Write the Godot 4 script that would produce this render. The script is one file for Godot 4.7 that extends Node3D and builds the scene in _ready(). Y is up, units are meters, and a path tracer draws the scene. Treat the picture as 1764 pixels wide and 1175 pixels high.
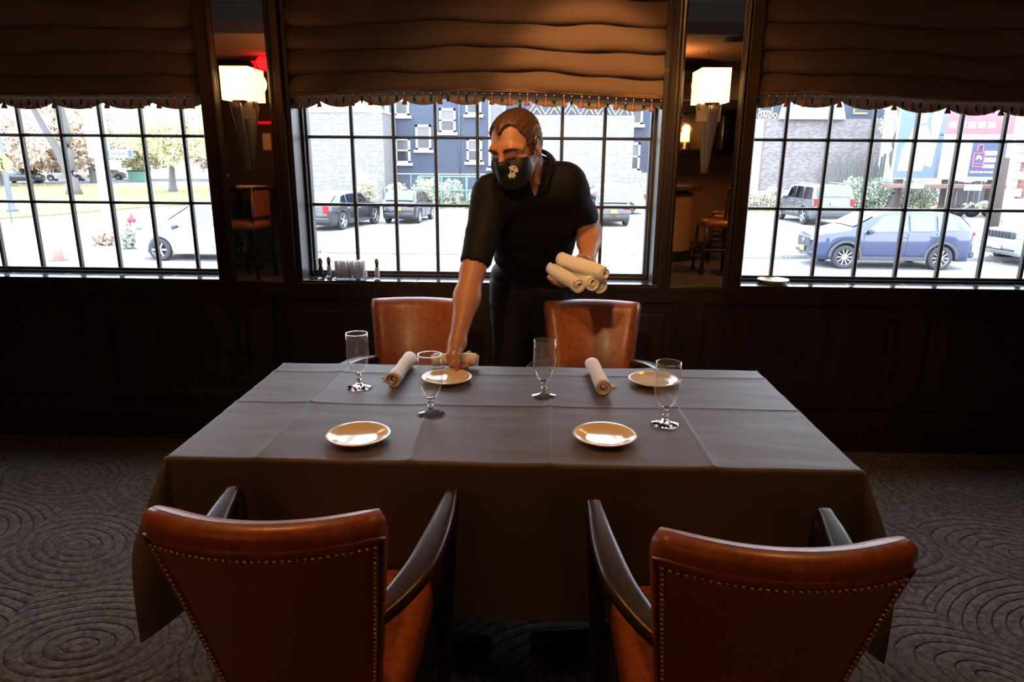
extends Node3D
# A server leans over a cloth-covered table in a dark restaurant; three windows look on to a bright street.
# x runs to the right along the window wall, y is up, the wall's face is at z = -3.38; the outside ground is at y = -1.4.

const WALL := -3.38
const GLASS := -3.56
const PITCH := 0.2109

func _ready() -> void:
	# camera
	var cam := Camera3D.new()
	cam.name = "camera"; add_child(cam)
	cam.position = Vector3(0, 1.45, 0)
	cam.rotation_degrees = Vector3(-14.79, 1.77, 0.43)
	cam.fov = 53.08; cam.near = 0.02; cam.far = 400.0
	cam.current = true
	# bright overcast sky
	var env := Environment.new()
	env.background_mode = Environment.BG_SKY
	var sky := Sky.new()
	var sm := ProceduralSkyMaterial.new()
	sm.sky_top_color = Color(0.86, 0.92, 1.0); sm.sky_horizon_color = Color(0.97, 0.985, 1.0)
	sm.ground_horizon_color = Color(0.6, 0.6, 0.6); sm.ground_bottom_color = Color(0.5, 0.5, 0.5)
	sm.sky_energy_multiplier = 1.0; sm.sun_angle_max = 0.0
	sky.sky_material = sm
	env.sky = sky
	env.background_energy_multiplier = 10.0
	env.tonemap_mode = Environment.TONE_MAPPER_LINEAR
	env.tonemap_exposure = 1.0
	env.sdfgi_enabled = true; env.ssao_enabled = true; env.ssil_enabled = true
	var we := WorldEnvironment.new()
	we.name = "world_environment"; we.environment = env; add_child(we)
	# the warm lamps of the room (each glows from its own fitting, built in ceiling_lamps and sconce)
	make_materials()
	build_room()
	build_lamps()
	build_windows()
	build_table()
	build_chairs()
	build_person()
	build_sill_things()
	build_outside()
	build_back_room()

# ---------------------------------------------------------------- mesh helpers
var M := {}
var used := {}

func mk(flat := false) -> SurfaceTool:
	var st := SurfaceTool.new()
	st.begin(Mesh.PRIMITIVE_TRIANGLES)
	st.set_smooth_group(-1 if flat else 0)
	return st

func tri(st: SurfaceTool, a: Vector3, b: Vector3, c: Vector3) -> void:
	st.add_vertex(a); st.add_vertex(b); st.add_vertex(c)

func quad(st: SurfaceTool, a: Vector3, b: Vector3, c: Vector3, d: Vector3) -> void:
	tri(st, a, b, c); tri(st, a, c, d)

func uvquad(st: SurfaceTool, a: Vector3, b: Vector3, c: Vector3, d: Vector3) -> void:
	# a top left, b top right, c bottom right, d bottom left, seen from the front
	var v := [a, b, c, a, c, d]
	var t := [Vector2(0, 0), Vector2(1, 0), Vector2(1, 1), Vector2(0, 0), Vector2(1, 1), Vector2(0, 1)]
	for i in 6:
		st.set_uv(t[i]); st.add_vertex(v[i])

func mesh_of(st: SurfaceTool) -> ArrayMesh:
	st.index(); st.generate_normals()
	return st.commit()

func add(called: String, me: Mesh, m: Material, parent: Node) -> MeshInstance3D:
	var o := MeshInstance3D.new()
	o.mesh = me; o.material_override = m; o.name = called
	parent.add_child(o, true)
	return o

func obj(called: String, st: SurfaceTool, m: Material, parent: Node = self) -> MeshInstance3D:
	if parent == self: called = numbered(called)
	return add(called, mesh_of(st), m, parent)

func numbered(called: String) -> String:
	if not used.has(called):
		used[called] = 0
		return called
	used[called] += 1
	return "%s_%03d" % [called, used[called]]

func tag(o: Node, label: String, category: String, group := "", kind := "") -> Node:
	o.set_meta("label", label); o.set_meta("category", category)
	if group: o.set_meta("group", group)
	if kind: o.set_meta("kind", kind)
	return o

func stuff(o: Node) -> Node:
	o.set_meta("kind", "stuff")
	return o

func thing(called: String, label: String, category: String, at := Vector3.ZERO, turn := 0.0, group := "") -> Node3D:
	var o := Node3D.new()
	o.name = numbered(called); add_child(o)
	o.position = at; o.rotation.y = turn
	tag(o, label, category, group)
	return o

func dup(o: Node3D, base: String, at: Vector3, turn: float, label: String) -> Node3D:
	var r: Node3D = o.duplicate()
	r.name = numbered(base); add_child(r)
	r.position = at; r.rotation.y = turn; r.set_meta("label", label)
	return r

func box(st: SurfaceTool, c: Vector3, s: Vector3, ch := 0.0, B := Basis()) -> void:
	# a box with chamfered edges
	st.set_smooth_group(-1)
	var h := s / 2
	ch = minf(ch, minf(h.x, minf(h.y, h.z)) * 0.95)
	if ch <= 0.0:
		for ax in 3:
			for sg in [-1, 1]:
				var u := Vector3.ZERO; u[ax] = sg
				var v := Vector3.ZERO; v[(ax + 1) % 3] = 1
				var w := Vector3.ZERO; w[(ax + 2) % 3] = sg
				var f := []
				for k in [[-1, -1], [-1, 1], [1, 1], [1, -1]]:
					f.append(c + B * ((u + v * k[0] + w * k[1]) * h))
				quad(st, f[0], f[1], f[2], f[3])
		return
	var P := func(x, y, z, ax) -> Vector3:
		var g := Vector3(x, y, z)
		var e := h - Vector3.ONE * ch
		e[ax] = h[ax]
		return c + B * (g * e)
	for ax in 3:
		for sg in [-1, 1]:
			var f := []
			for k in [[-1, -1], [-1, 1], [1, 1], [1, -1]]:
				var g := Vector3.ZERO
				g[ax] = sg; g[(ax + 1) % 3] = k[0]; g[(ax + 2) % 3] = k[1] * sg
				f.append(P.call(g.x, g.y, g.z, ax))
			quad(st, f[0], f[1], f[2], f[3])
	for ax in 3:
		var a1 := (ax + 1) % 3
		var a2 := (ax + 2) % 3
		for s1 in [-1, 1]:
			for s2 in [-1, 1]:
				var g := Vector3.ZERO
				g[a1] = s1; g[a2] = s2
				var lo := g; lo[ax] = -1
				var hi := g; hi[ax] = 1
				var q := [P.call(lo.x, lo.y, lo.z, a1), P.call(hi.x, hi.y, hi.z, a1), P.call(hi.x, hi.y, hi.z, a2), P.call(lo.x, lo.y, lo.z, a2)]
				if s1 * s2 > 0: quad(st, q[0], q[1], q[2], q[3])
				else: quad(st, q[3], q[2], q[1], q[0])
	for x in [-1, 1]:
		for y in [-1, 1]:
			for z in [-1, 1]:
				var a: Vector3 = P.call(x, y, z, 0)
				var b: Vector3 = P.call(x, y, z, 1)
				var d: Vector3 = P.call(x, y, z, 2)
				if x * y * z > 0: tri(st, a, d, b)
				else: tri(st, a, b, d)

func bar(st: SurfaceTool, a: Vector3, b: Vector3, w: float, t: float, ch := 0.0, up := Vector3.UP) -> void:
	# a box from a to b, w wide across and t thick along up
	var y := (b - a).normalized()
	if absf(y.dot(up)) > 0.98: up = Vector3.RIGHT
	var x := y.cross(up).normalized()
	var z := x.cross(y)
	box(st, (a + b) / 2, Vector3(w, a.distance_to(b), t), ch, Basis(x, y, z))

func grid(st: SurfaceTool, rows: Array, closed := false, cap0 := false, cap1 := false, uv := false) -> void:
	# a surface through rows of points
	var n: int = rows[0].size()
	var m := n if closed else n - 1
	for i in rows.size() - 1:
		for j in m:
			var k := (j + 1) % n
			if uv:
				var r := float(rows.size() - 1)
				var q := [[rows[i][j], j, i], [rows[i][k], j + 1, i], [rows[i + 1][k], j + 1, i + 1], [rows[i][j], j, i], [rows[i + 1][k], j + 1, i + 1], [rows[i + 1][j], j, i + 1]]
				for e in q:
					st.set_uv(Vector2(e[1] / float(m), e[2] / r)); st.add_vertex(e[0])
			else:
				quad(st, rows[i][j], rows[i][k], rows[i + 1][k], rows[i + 1][j])
	for e in [[cap0, rows[0], false], [cap1, rows[rows.size() - 1], true]]:
		if not e[0]: continue
		var c := Vector3.ZERO
		for p in e[1]: c += p
		c /= n
		for j in n:
			var k := (j + 1) % n
			if e[2]: tri(st, c, e[1][j], e[1][k])
			else: tri(st, c, e[1][k], e[1][j])

func lathe(st: SurfaceTool, prof: Array, n := 24, X := Transform3D()) -> void:
	# prof: [radius, height] from bottom to top
	var rows := []
	for p in prof:
		var r := PackedVector3Array()
		for i in n:
			var a := TAU * i / n
			r.append(X * Vector3(p[0] * cos(a), p[1], p[0] * sin(a)))
		rows.append(r)
	grid(st, rows, true)

func ring(c: Vector3, dir: Vector3, up: Vector3, rx: float, ry: float, n: int, sq := 1.0) -> PackedVector3Array:
	var z := dir.normalized()
	var x := up.cross(z)
	if x.length() < 0.01: x = Vector3.RIGHT.cross(z)
	x = x.normalized()
	var y := z.cross(x)
	var r := PackedVector3Array()
	for i in n:
		var a := TAU * i / n
		var ca := cos(a)
		var sa := sin(a)
		r.append(c + x * rx * signf(ca) * pow(absf(ca), sq) + y * ry * signf(sa) * pow(absf(sa), sq))
	return r

func tube(st: SurfaceTool, pts: Array, rad: Array, n := 8, up := Vector3.UP, sq := 1.0, caps := true) -> void:
	# rad: one number or [rx, ry] per point
	var rows := []
	for i in pts.size():
		var d: Vector3 = (pts[mini(i + 1, pts.size() - 1)] - pts[maxi(i - 1, 0)])
		var q = rad[mini(i, rad.size() - 1)]
		if q is Array: rows.append(ring(pts[i], d, up, q[0], q[1], n, sq))
		else: rows.append(ring(pts[i], d, up, q, q, n, sq))
	grid(st, rows, true, caps, caps)

func prism(st: SurfaceTool, poly: PackedVector2Array, d: float, X := Transform3D(), ch := 0.0) -> void:
	# polygon in x, y pushed from z = 0 to z = d, front edge chamfered by ch
	if Geometry2D.is_polygon_clockwise(poly): poly.reverse()
	st.set_smooth_group(-1)
	var front := poly
	if ch > 0.0:
		var o := Geometry2D.offset_polygon(poly, -ch, Geometry2D.JOIN_MITER)
		if o.size() == 1 and o[0].size() == poly.size():
			front = o[0]
			var best := 0
			for i in front.size():
				if front[i].distance_to(poly[0]) < front[best].distance_to(poly[0]): best = i
			var f2 := PackedVector2Array()
			for i in front.size(): f2.append(front[(best + i) % front.size()])
			front = f2
		else: ch = 0.0
	var at := func(p: Vector2, z: float) -> Vector3: return X * Vector3(p.x, p.y, z)
	var n := poly.size()
	var T := Geometry2D.triangulate_polygon(front)
	for i in range(0, T.size(), 3):
		tri(st, at.call(front[T[i]], d), at.call(front[T[i + 2]], d), at.call(front[T[i + 1]], d))
	T = Geometry2D.triangulate_polygon(poly)
	for i in range(0, T.size(), 3):
		tri(st, at.call(poly[T[i]], 0), at.call(poly[T[i + 1]], 0), at.call(poly[T[i + 2]], 0))
	for i in n:
		var j := (i + 1) % n
		quad(st, at.call(poly[i], 0), at.call(poly[i], d - ch), at.call(poly[j], d - ch), at.call(poly[j], 0))
		if ch > 0.0:
			quad(st, at.call(poly[i], d - ch), at.call(front[i], d), at.call(front[j], d), at.call(poly[j], d - ch))

func pv(a: Array) -> PackedVector2Array:
	var r := PackedVector2Array()
	for i in range(0, a.size(), 2): r.append(Vector2(a[i], a[i + 1]))
	return r

func spline(p: Array, n: int) -> Array:
	# a smooth curve through the points
	var c := Curve3D.new()
	for i in p.size():
		var t: Vector3 = (p[mini(i + 1, p.size() - 1)] - p[maxi(i - 1, 0)]) / 6.0
		c.add_point(p[i], -t, t)
	var r := []
	for i in n:
		var t := i * (p.size() - 1.0) / (n - 1.0)
		var k := mini(int(t), p.size() - 2)
		r.append(c.sample(k, t - k))
	return r

func text_on(called: String, s: String, h: float, depth: float, m: Material, parent: Node, X: Transform3D, bold := true) -> MeshInstance3D:
	var t := TextMesh.new()
	var f := SystemFont.new()
	f.font_names = PackedStringArray(["Droid Sans"])
	f.font_weight = 700 if bold else 400
	t.font = f; t.text = s; t.font_size = 64; t.pixel_size = h / 46.0; t.depth = depth
	var o := add(called, t, m, parent)
	o.transform = X
	return o

# ---------------------------------------------------------------- materials
func noise_tex(freq: float, size := 256, kind := FastNoiseLite.TYPE_SIMPLEX, sd := 1, lo := Color.BLACK, hi := Color.WHITE, oct := 4) -> NoiseTexture2D:
	var f := FastNoiseLite.new()
	f.noise_type = kind; f.frequency = freq; f.seed = sd; f.fractal_octaves = oct
	var t := NoiseTexture2D.new()
	t.width = size; t.height = size; t.seamless = true; t.noise = f
	var g := Gradient.new()
	g.set_color(0, lo); g.set_color(1, hi)
	t.color_ramp = g
	return t

func lin(r: float, g: float, b: float) -> Color:
	return Color(r, g, b).linear_to_srgb()

func mat(r: float, g: float, b: float, rough := 0.6, metal := 0.0) -> StandardMaterial3D:
	var m := StandardMaterial3D.new()
	m.albedo_color = lin(r, g, b); m.roughness = rough; m.metallic = metal
	return m

func with_bump(m: StandardMaterial3D, t: Texture2D, cm: float, tile: float) -> StandardMaterial3D:
	m.heightmap_enabled = true; m.heightmap_texture = t; m.heightmap_scale = cm
	m.uv1_triplanar = true; m.uv1_scale = Vector3.ONE / tile
	return m

func with_color(m: StandardMaterial3D, t: Texture2D, tile: Vector3, world := false) -> StandardMaterial3D:
	m.albedo_texture = t; m.uv1_triplanar = true; m.uv1_world_triplanar = world
	m.uv1_scale = Vector3(1 / tile.x, 1 / tile.y, 1 / tile.z)
	return m

func glow(c: Color, e: float) -> StandardMaterial3D:
	var m := StandardMaterial3D.new()
	m.albedo_color = c; m.emission_enabled = true; m.emission = c; m.emission_energy_multiplier = e
	return m

func make_materials() -> void:
	var grain := noise_tex(0.02, 256, FastNoiseLite.TYPE_SIMPLEX, 5, Color(0.62, 0.62, 0.62), Color(1, 1, 1), 5)
	M.wood = with_color(mat(0.030, 0.0155, 0.0095, 0.34), grain, Vector3(0.5, 2.2, 0.5))
	M.wood_arm = with_color(mat(0.055, 0.034, 0.018, 0.30), noise_tex(0.03, 256, FastNoiseLite.TYPE_SIMPLEX, 8, Color(0.5, 0.5, 0.5), Color(1, 1, 1), 5), Vector3(0.12, 0.12, 0.5))
	M.black_wood = mat(0.010, 0.008, 0.008, 0.35)
	M.sash = mat(0.020, 0.017, 0.013, 0.38)
	M.iron = mat(0.012, 0.012, 0.014, 0.38)
	M.stone = with_color(mat(0.030, 0.032, 0.036, 0.16), noise_tex(0.09, 256, FastNoiseLite.TYPE_SIMPLEX, 3, Color(0.6, 0.6, 0.6), Color(1, 1, 1), 3), Vector3(0.3, 0.3, 0.3))
	M.grout = mat(0.35, 0.34, 0.32, 0.8)
	var pane := mat(1, 1, 1, 0.02)
	pane.transparency = BaseMaterial3D.TRANSPARENCY_ALPHA
	pane.albedo_color = Color(1, 1, 1, 0.02)
	M.pane = pane
	var glass := mat(1, 1, 1, 0.0)
	glass.albedo_color = Color(1, 1, 1, 0.0)
	glass.transparency = BaseMaterial3D.TRANSPARENCY_ALPHA
	glass.refraction_enabled = true; glass.refraction_scale = 0.05
	M.glass = glass
	var thin := mat(1, 1, 1, 0.0)
	thin.transparency = BaseMaterial3D.TRANSPARENCY_ALPHA
	thin.albedo_color = Color(1, 1, 1, 0.035)
	M.thin_glass = thin
	var mirror := mat(0.86, 0.86, 0.85, 0.02, 1.0)
	M.mirror = mirror
	var lth := noise_tex(0.085, 256, FastNoiseLite.TYPE_CELLULAR, 11, Color(0, 0, 0), Color(1, 1, 1), 2)
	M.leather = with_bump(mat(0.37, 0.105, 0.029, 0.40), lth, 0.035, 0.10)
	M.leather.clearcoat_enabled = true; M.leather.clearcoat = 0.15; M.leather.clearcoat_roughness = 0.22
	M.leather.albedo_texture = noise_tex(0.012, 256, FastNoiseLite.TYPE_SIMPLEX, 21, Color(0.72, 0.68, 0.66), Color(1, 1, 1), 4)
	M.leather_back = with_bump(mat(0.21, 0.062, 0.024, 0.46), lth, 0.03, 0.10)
	M.brass = mat(0.60, 0.40, 0.20, 0.25, 1.0)
	var weave := noise_tex(0.30, 256, FastNoiseLite.TYPE_VALUE, 4, Color(0.55, 0.55, 0.55), Color(1, 1, 1), 2)
	M.cloth = with_bump(mat(0.098, 0.088, 0.084, 0.62), weave, 0.012, 0.06)
	M.cloth.rim_enabled = true; M.cloth.rim = 0.25; M.cloth.rim_tint = 0.5
	M.cloth_fold = M.cloth.duplicate()
	M.cloth_fold.albedo_color = lin(0.12, 0.105, 0.1)
	M.napkin = with_bump(mat(0.86, 0.82, 0.73, 0.85), weave, 0.02, 0.05)
	M.china = mat(0.82, 0.70, 0.42, 0.10)
	M.shirt = with_bump(mat(0.0055, 0.0056, 0.0062, 0.72), weave, 0.012, 0.05)
	M.shirt.metallic_specular = 0.35
	M.trouser = with_bump(mat(0.009, 0.0088, 0.0086, 0.65), weave, 0.012, 0.05)
	M.trouser.metallic_specular = 0.4
	M.mask = with_bump(mat(0.005, 0.005, 0.006, 0.6), weave, 0.01, 0.04)
	M.white_print = mat(0.75, 0.70, 0.62, 0.7)
	M.skin = with_bump(mat(0.50, 0.235, 0.135, 0.42), noise_tex(0.12, 256, FastNoiseLite.TYPE_CELLULAR, 31, Color.BLACK, Color.WHITE, 2), 0.012, 0.05)
	M.skin.subsurf_scatter_enabled = true; M.skin.subsurf_scatter_strength = 0.12
	M.hair = mat(0.085, 0.038, 0.016, 0.46)
	M.brow = mat(0.04, 0.02, 0.01, 0.6)
	M.shade_cloth = with_bump(mat(0.078, 0.042, 0.023, 0.8), weave, 0.03, 0.045)
	M.shade_cloth.backlight_enabled = true
	M.shade_cloth.backlight = Color(0.03, 0.02, 0.01)
	M.lining = mat(0.34, 0.31, 0.28, 0.9)
	M.lining.backlight_enabled = true; M.lining.backlight = Color(0.34, 0.32, 0.30)
	M.plate_metal = mat(0.36, 0.24, 0.19, 0.45, 0.3)
	M.bar_metal = mat(0.30, 0.27, 0.23, 0.30, 0.6)
	M.piping = mat(0.30, 0.17, 0.08, 0.7)
	M.tassel = mat(0.20, 0.070, 0.024, 0.6)
	M.bead = mat(0.012, 0.008, 0.006, 0.25)
	M.bead_clear = mat(0.75, 0.75, 0.72, 0.2)
	M.trim_bead = mat(0.30, 0.15, 0.055, 0.4)
	M.plaster = mat(0.16, 0.14, 0.125, 0.9)
	M.chrome = mat(0.62, 0.60, 0.57, 0.22, 1.0)
	M.bronze = mat(0.30, 0.20, 0.13, 0.3, 1.0)
	var lampm := glow(Color(1.0, 0.84, 0.56), 3.2)
	M.lamp = lampm
	M.salt = mat(0.8, 0.78, 0.74, 0.8)
	M.pepper = mat(0.12, 0.06, 0.03, 0.8)
	M.tile_wall = mat(0.30, 0.17, 0.08, 0.5)
	M.plaster_warm = mat(0.42, 0.34, 0.26, 0.9)
	M.wall_dark = mat(0.035, 0.020, 0.013, 0.6)
	M.bulb = glow(Color(1.0, 0.78, 0.5), 3.0)
	make_carpet()

func make_carpet() -> void:
	var N := 720
	var T := 2.1
	var rng := RandomNumberGenerator.new()
	rng.seed = 77
	var cs := []
	for i in 4:
		for j in 4:
			var a := rng.randf_range(-0.5, 0.5) + (0.0 if (i + j) % 2 else 0.4)
			cs.append([(i + 0.5 + rng.randf_range(-0.32, 0.32)) * T / 4, (j + 0.5 + rng.randf_range(-0.32, 0.32)) * T / 4, cos(a), sin(a), rng.randf_range(0.85, 1.2)])
	var nz := FastNoiseLite.new()
	nz.frequency = 0.02; nz.seed = 3
	var data := PackedByteArray()
	data.resize(N * N)
	for y in N:
		for x in N:
			var px := x * T / N
			var py := y * T / N
			var best := 1e9
			var bd := 0.0
			for c in cs:
				var dx: float = px - c[0]
				var dy: float = py - c[1]
				dx -= T * roundf(dx / T); dy -= T * roundf(dy / T)
				if absf(dx) > 0.6 or absf(dy) > 0.6: continue
				var u: float = dx * c[2] + dy * c[3]
				var v: float = (dy * c[2] - dx * c[3]) * 1.5
				var d := sqrt(u * u + v * v)
				if d * c[4] < best:
					best = d * c[4]; bd = d
			bd += nz.get_noise_2d(x, y) * 0.006
			var f := fposmod(bd / 0.052, 1.0)
			var hgt := smoothstep(0.0, 0.10, f) * (1.0 - 0.35 * smoothstep(0.55, 1.0, f))
			data[y * N + x] = int(clampf(hgt * 238.0 + rng.randf() * 16.0, 0, 255))
	var im := Image.create_from_data(N, N, false, Image.FORMAT_L8, data)
	var t := ImageTexture.create_from_image(im)
	M.carpet = mat(0.160, 0.130, 0.092, 0.95)
	M.carpet.heightmap_enabled = true; M.carpet.heightmap_texture = t; M.carpet.heightmap_scale = 1.6
	M.carpet.uv1_triplanar = true; M.carpet.uv1_world_triplanar = true; M.carpet.uv1_scale = Vector3.ONE / T
	M.carpet.albedo_texture = noise_tex(0.35, 512, FastNoiseLite.TYPE_VALUE, 14, Color(0.45, 0.43, 0.42), Color(1, 1, 1), 2)
# ---------------------------------------------------------------- room shell
func struct(called: String, st: SurfaceTool, m: Material, label: String, cat: String) -> MeshInstance3D:
	var o := obj(called, st, m)
	tag(o, label, cat, "", "structure")
	return o

const OPEN := [[-3.31, -1.568], [-1.187, 0.612], [1.007, 2.72]]
const XL := -4.9
const XR := 4.9
const ZB := 6.3
const TOP := 2.74

func build_room() -> void:
	var st := mk(true)
	box(st, Vector3(0, -0.15, (ZB + WALL) / 2), Vector3(XR - XL + 0.6, 0.3, ZB - WALL + 0.8))
	struct("floor", st, M.carpet, "dark taupe carpet with carved concentric ripples under the table", "carpet floor")
	st = mk(true)
	box(st, Vector3(0, TOP + 0.15, (ZB + WALL) / 2), Vector3(XR - XL + 0.6, 0.3, ZB - WALL + 0.8))
	struct("ceiling", st, M.plaster_warm, "flat plaster ceiling seen only in the two wall mirrors", "ceiling")
	# a dropped beam over the camera, seen in both mirrors
	st = mk(true)
	box(st, Vector3(0, 2.665, -0.17), Vector3(XR - XL, 0.15, 0.6), 0.004)
	struct("trim_1", st, M.plaster, "grey dropped ceiling beam crossing the room, seen in the mirrors", "ceiling beam")
	# window wall: sill wall, piers, head
	st = mk(true)
	box(st, Vector3(0, 0.42, WALL - 0.16), Vector3(XR - XL + 0.6, 0.84, 0.32))
	var xs := [XL - 0.3, OPEN[0][0], OPEN[0][1], OPEN[1][0], OPEN[1][1], OPEN[2][0], OPEN[2][1], XR + 0.3]
	for i in 4:
		var a: float = xs[2 * i]
		var b: float = xs[2 * i + 1]
		box(st, Vector3((a + b) / 2, 1.66, WALL - 0.16), Vector3(b - a, 1.64, 0.32))
	box(st, Vector3(0, 2.69, WALL - 0.16), Vector3(XR - XL + 0.6, 0.42, 0.32))
	var w := struct("wall_front", st, M.wood, "espresso wood panelled window wall below and between the windows", "panelled wall")
	# wainscot on it: rails, stiles, raised panels
	st = mk()
	box(st, Vector3(0, 0.80, WALL + 0.010), Vector3(XR - XL, 0.06, 0.02), 0.003)
	box(st, Vector3(0, 0.255, WALL + 0.008), Vector3(XR - XL, 0.07, 0.016), 0.003)
	obj("rail", st, M.wood, w)
	var cx := [-4.5, -3.4, -2.26, -1.39, -0.28, 0.79, 1.90, 3.0, 4.2]
	for x in cx:
		st = mk()
		box(st, Vector3(x, 0.53, WALL + 0.008), Vector3(0.13, 0.49, 0.016), 0.003)
		obj("stile", st, M.wood, w)
	for i in cx.size() - 1:
		st = mk()
		var a: float = cx[i] + 0.085
		var b: float = cx[i + 1] - 0.085
		for e in [[0.012, 0.0, 0.02]]:
			box(st, Vector3((a + b) / 2, 0.53, WALL + 0.004), Vector3(b - a, 0.44, 0.008), 0.004)
			box(st, Vector3((a + b) / 2, 0.53, WALL + 0.006), Vector3(b - a - 0.08, 0.36, 0.014), 0.008)
		obj("panel", st, M.wood, w)
	st = mk()
	box(st, Vector3(0, 0.10, WALL + 0.012), Vector3(XR - XL, 0.20, 0.024), 0.004)
	box(st, Vector3(0, 0.205, WALL + 0.007), Vector3(XR - XL, 0.02, 0.014), 0.005)
	box(st, Vector3(0, 0.008, WALL + 0.02), Vector3(XR - XL, 0.016, 0.04), 0.006)
	struct("baseboard_front", st, M.wood, "tall dark wood baseboard along the carpet under the windows", "baseboard")
	st = mk()
	box(st, Vector3(0, 0.838, WALL + 0.006), Vector3(XR - XL, 0.030, 0.032), 0.006)
	struct("trim_2", st, M.wood, "dark wood cap rail just under the window sills", "wall trim")
	# granite sill tiles, each its own piece
	var ti := 0
	for o in OPEN:
		st = mk(true)
		box(st, Vector3((o[0] + o[1]) / 2, 0.835, WALL - 0.11), Vector3(o[1] - o[0], 0.03, 0.22))
		ti += 1
		var s := struct("trim_%d" % (2 + ti), st, M.grout, ["window sill of polished black granite tiles under the left window", "window sill of polished black granite tiles under the middle window", "window sill of polished black granite tiles under the right window"][ti - 1], "window sill")
		var n := int(round((o[1] - o[0]) / 0.305))
		var wd: float = (o[1] - o[0]) / n
		for i in n:
			st = mk()
			box(st, Vector3(o[0] + wd * (i + 0.5), 0.855, WALL - 0.088), Vector3(wd - 0.003, 0.012, 0.214), 0.0015)
			obj("tile", st, M.stone, s)
	# casings beside each opening and mirror, with reeded mouldings
	var k := 5
	var names := ["dark moulded casing at the left window beside the left mirror", "dark moulded casing between the left mirror and the middle window", "dark moulded casing between the middle window and the right mirror", "dark moulded casing between the right mirror and the right window"]
	var cs := [[-1.585, -1.508], [-1.250, -1.190], [0.615, 0.672], [0.943, 1.020]]
	for i in 4:
		var a: float = cs[i][0]
		var b: float = cs[i][1]
		st = mk()
		box(st, Vector3((a + b) / 2, 1.65, WALL + 0.012), Vector3(b - a, 1.62, 0.024), 0.003)
		var inner := b if i % 2 == 0 else a
		var dr := -1.0 if i % 2 == 0 else 1.0
		for q in [[0.008, 0.012, 0.034], [0.026, 0.007, 0.030]]:
			tube(st, [Vector3(inner + dr * q[0], 0.85, WALL + q[2] - 0.012), Vector3(inner + dr * q[0], 2.46, WALL + q[2] - 0.012)], [q[1]], 10)
		k += 1
		struct("trim_%d" % k, st, M.wood, names[i], "window casing")
	# the two tall mirrors
	for i in 2:
		var a: float = [-1.508, 0.672][i]
		var b: float = [-1.250, 0.943][i]
		st = mk(true)
		box(st, Vector3((a + b) / 2, 1.655, WALL + 0.004), Vector3(b - a, 1.61, 0.008))
		var o := obj("wall_mirror", st, M.mirror)
		tag(o, ["tall narrow mirror between the left and middle windows, reflecting a dark dining corner", "tall narrow mirror between the middle and right windows, reflecting the bar"][i], "mirror")
	# other walls
	st = mk(true); box(st, Vector3(XL - 0.15, 1.37, (ZB + WALL) / 2), Vector3(0.3, 2.74, ZB - WALL + 0.8))
	struct("wall_left", st, M.wall_dark, "plain dark side wall beyond the left window, out of view", "wall")
	st = mk(true); box(st, Vector3(XR + 0.15, 1.37, (ZB + WALL) / 2), Vector3(0.3, 2.74, ZB - WALL + 0.8))
	struct("wall_right", st, M.wall_dark, "plain dark side wall beyond the right window, out of view", "wall")
	st = mk(true); box(st, Vector3(0, 1.37, ZB + 0.15), Vector3(XR - XL + 0.6, 2.74, 0.3))
	struct("wall_back", st, M.tile_wall, "golden brown far wall behind the bar, seen in the right mirror", "wall")

# ---------------------------------------------------------------- windows and shades
func build_windows() -> void:
	var rows := [0.888, 1.225, 1.559, 1.893, 2.42]
	var lab := ["left multi-pane window looking on to a park with autumn trees", "middle multi-pane window behind the server, looking on to a parking lot", "right multi-pane window looking on to parked cars and a billboard"]
	var first := [-2.626, -0.923, 1.231]
	for k in 3:
		var o: Array = OPEN[k]
		var w := Node3D.new()
		w.name = "window_%d" % (k + 1); add_child(w)
		tag(w, lab[k], "window", "", "structure")
		var z := GLASS
		# frame: jamb linings, head, sash edges
		var st := mk()
		for sx in [0, 1]:
			var x: float = o[sx]
			var dr := 1.0 if sx == 0 else -1.0
			box(st, Vector3(x + dr * 0.011, 1.65, -3.47), Vector3(0.022, 1.58, 0.178), 0.002)
			box(st, Vector3(x + dr * 0.030, 1.65, z), Vector3(0.030, 1.56, 0.05), 0.004)
			box(st, Vector3(x + dr * 0.018, 1.65, z + 0.045), Vector3(0.036, 1.56, 0.02), 0.004)
		box(st, Vector3((o[0] + o[1]) / 2, 0.874, z), Vector3(o[1] - o[0], 0.026, 0.06), 0.004)
		box(st, Vector3((o[0] + o[1]) / 2, 0.866, z + 0.03), Vector3(o[1] - o[0], 0.014, 0.03), 0.004)
		box(st, Vector3((o[0] + o[1]) / 2, 2.45, z), Vector3(o[1] - o[0], 0.06, 0.06), 0.004)
		obj("window_frame", st, M.sash, w)
		# muntins: square bars with chamfered faces
		var lo: float = o[0] + 0.04
		var hi: float = o[1] - 0.04
		var xs := []
		var x0: float = first[k]
		while x0 - PITCH > lo + 0.02: x0 -= PITCH
		while x0 < hi - 0.02:
			xs.append(x0); x0 += PITCH
		for x in xs:
			st = mk()
			box(st, Vector3(x, 1.65, z), Vector3(0.017, 1.54, 0.030), 0.005)
			obj("muntin", st, M.sash, w)
		for y in [1.225, 1.559, 1.893, 2.15]:
			st = mk()
			box(st, Vector3((lo + hi) / 2, y, z), Vector3(hi - lo, 0.015, 0.028), 0.005)
			obj("muntin", st, M.sash, w)
		var ex := [lo] + xs + [hi]
		var ey := [0.888, 1.225, 1.559, 1.893, 2.15, 2.42]
		for i in ex.size() - 1:
			for j in ey.size() - 1:
				var m := mk(true)
				quad(m, Vector3(ex[i], ey[j + 1], z), Vector3(ex[i + 1], ey[j + 1], z), Vector3(ex[i + 1], ey[j], z), Vector3(ex[i], ey[j], z))
				obj("pane", m, M.pane, w)
		roman_shade(k, o)

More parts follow.
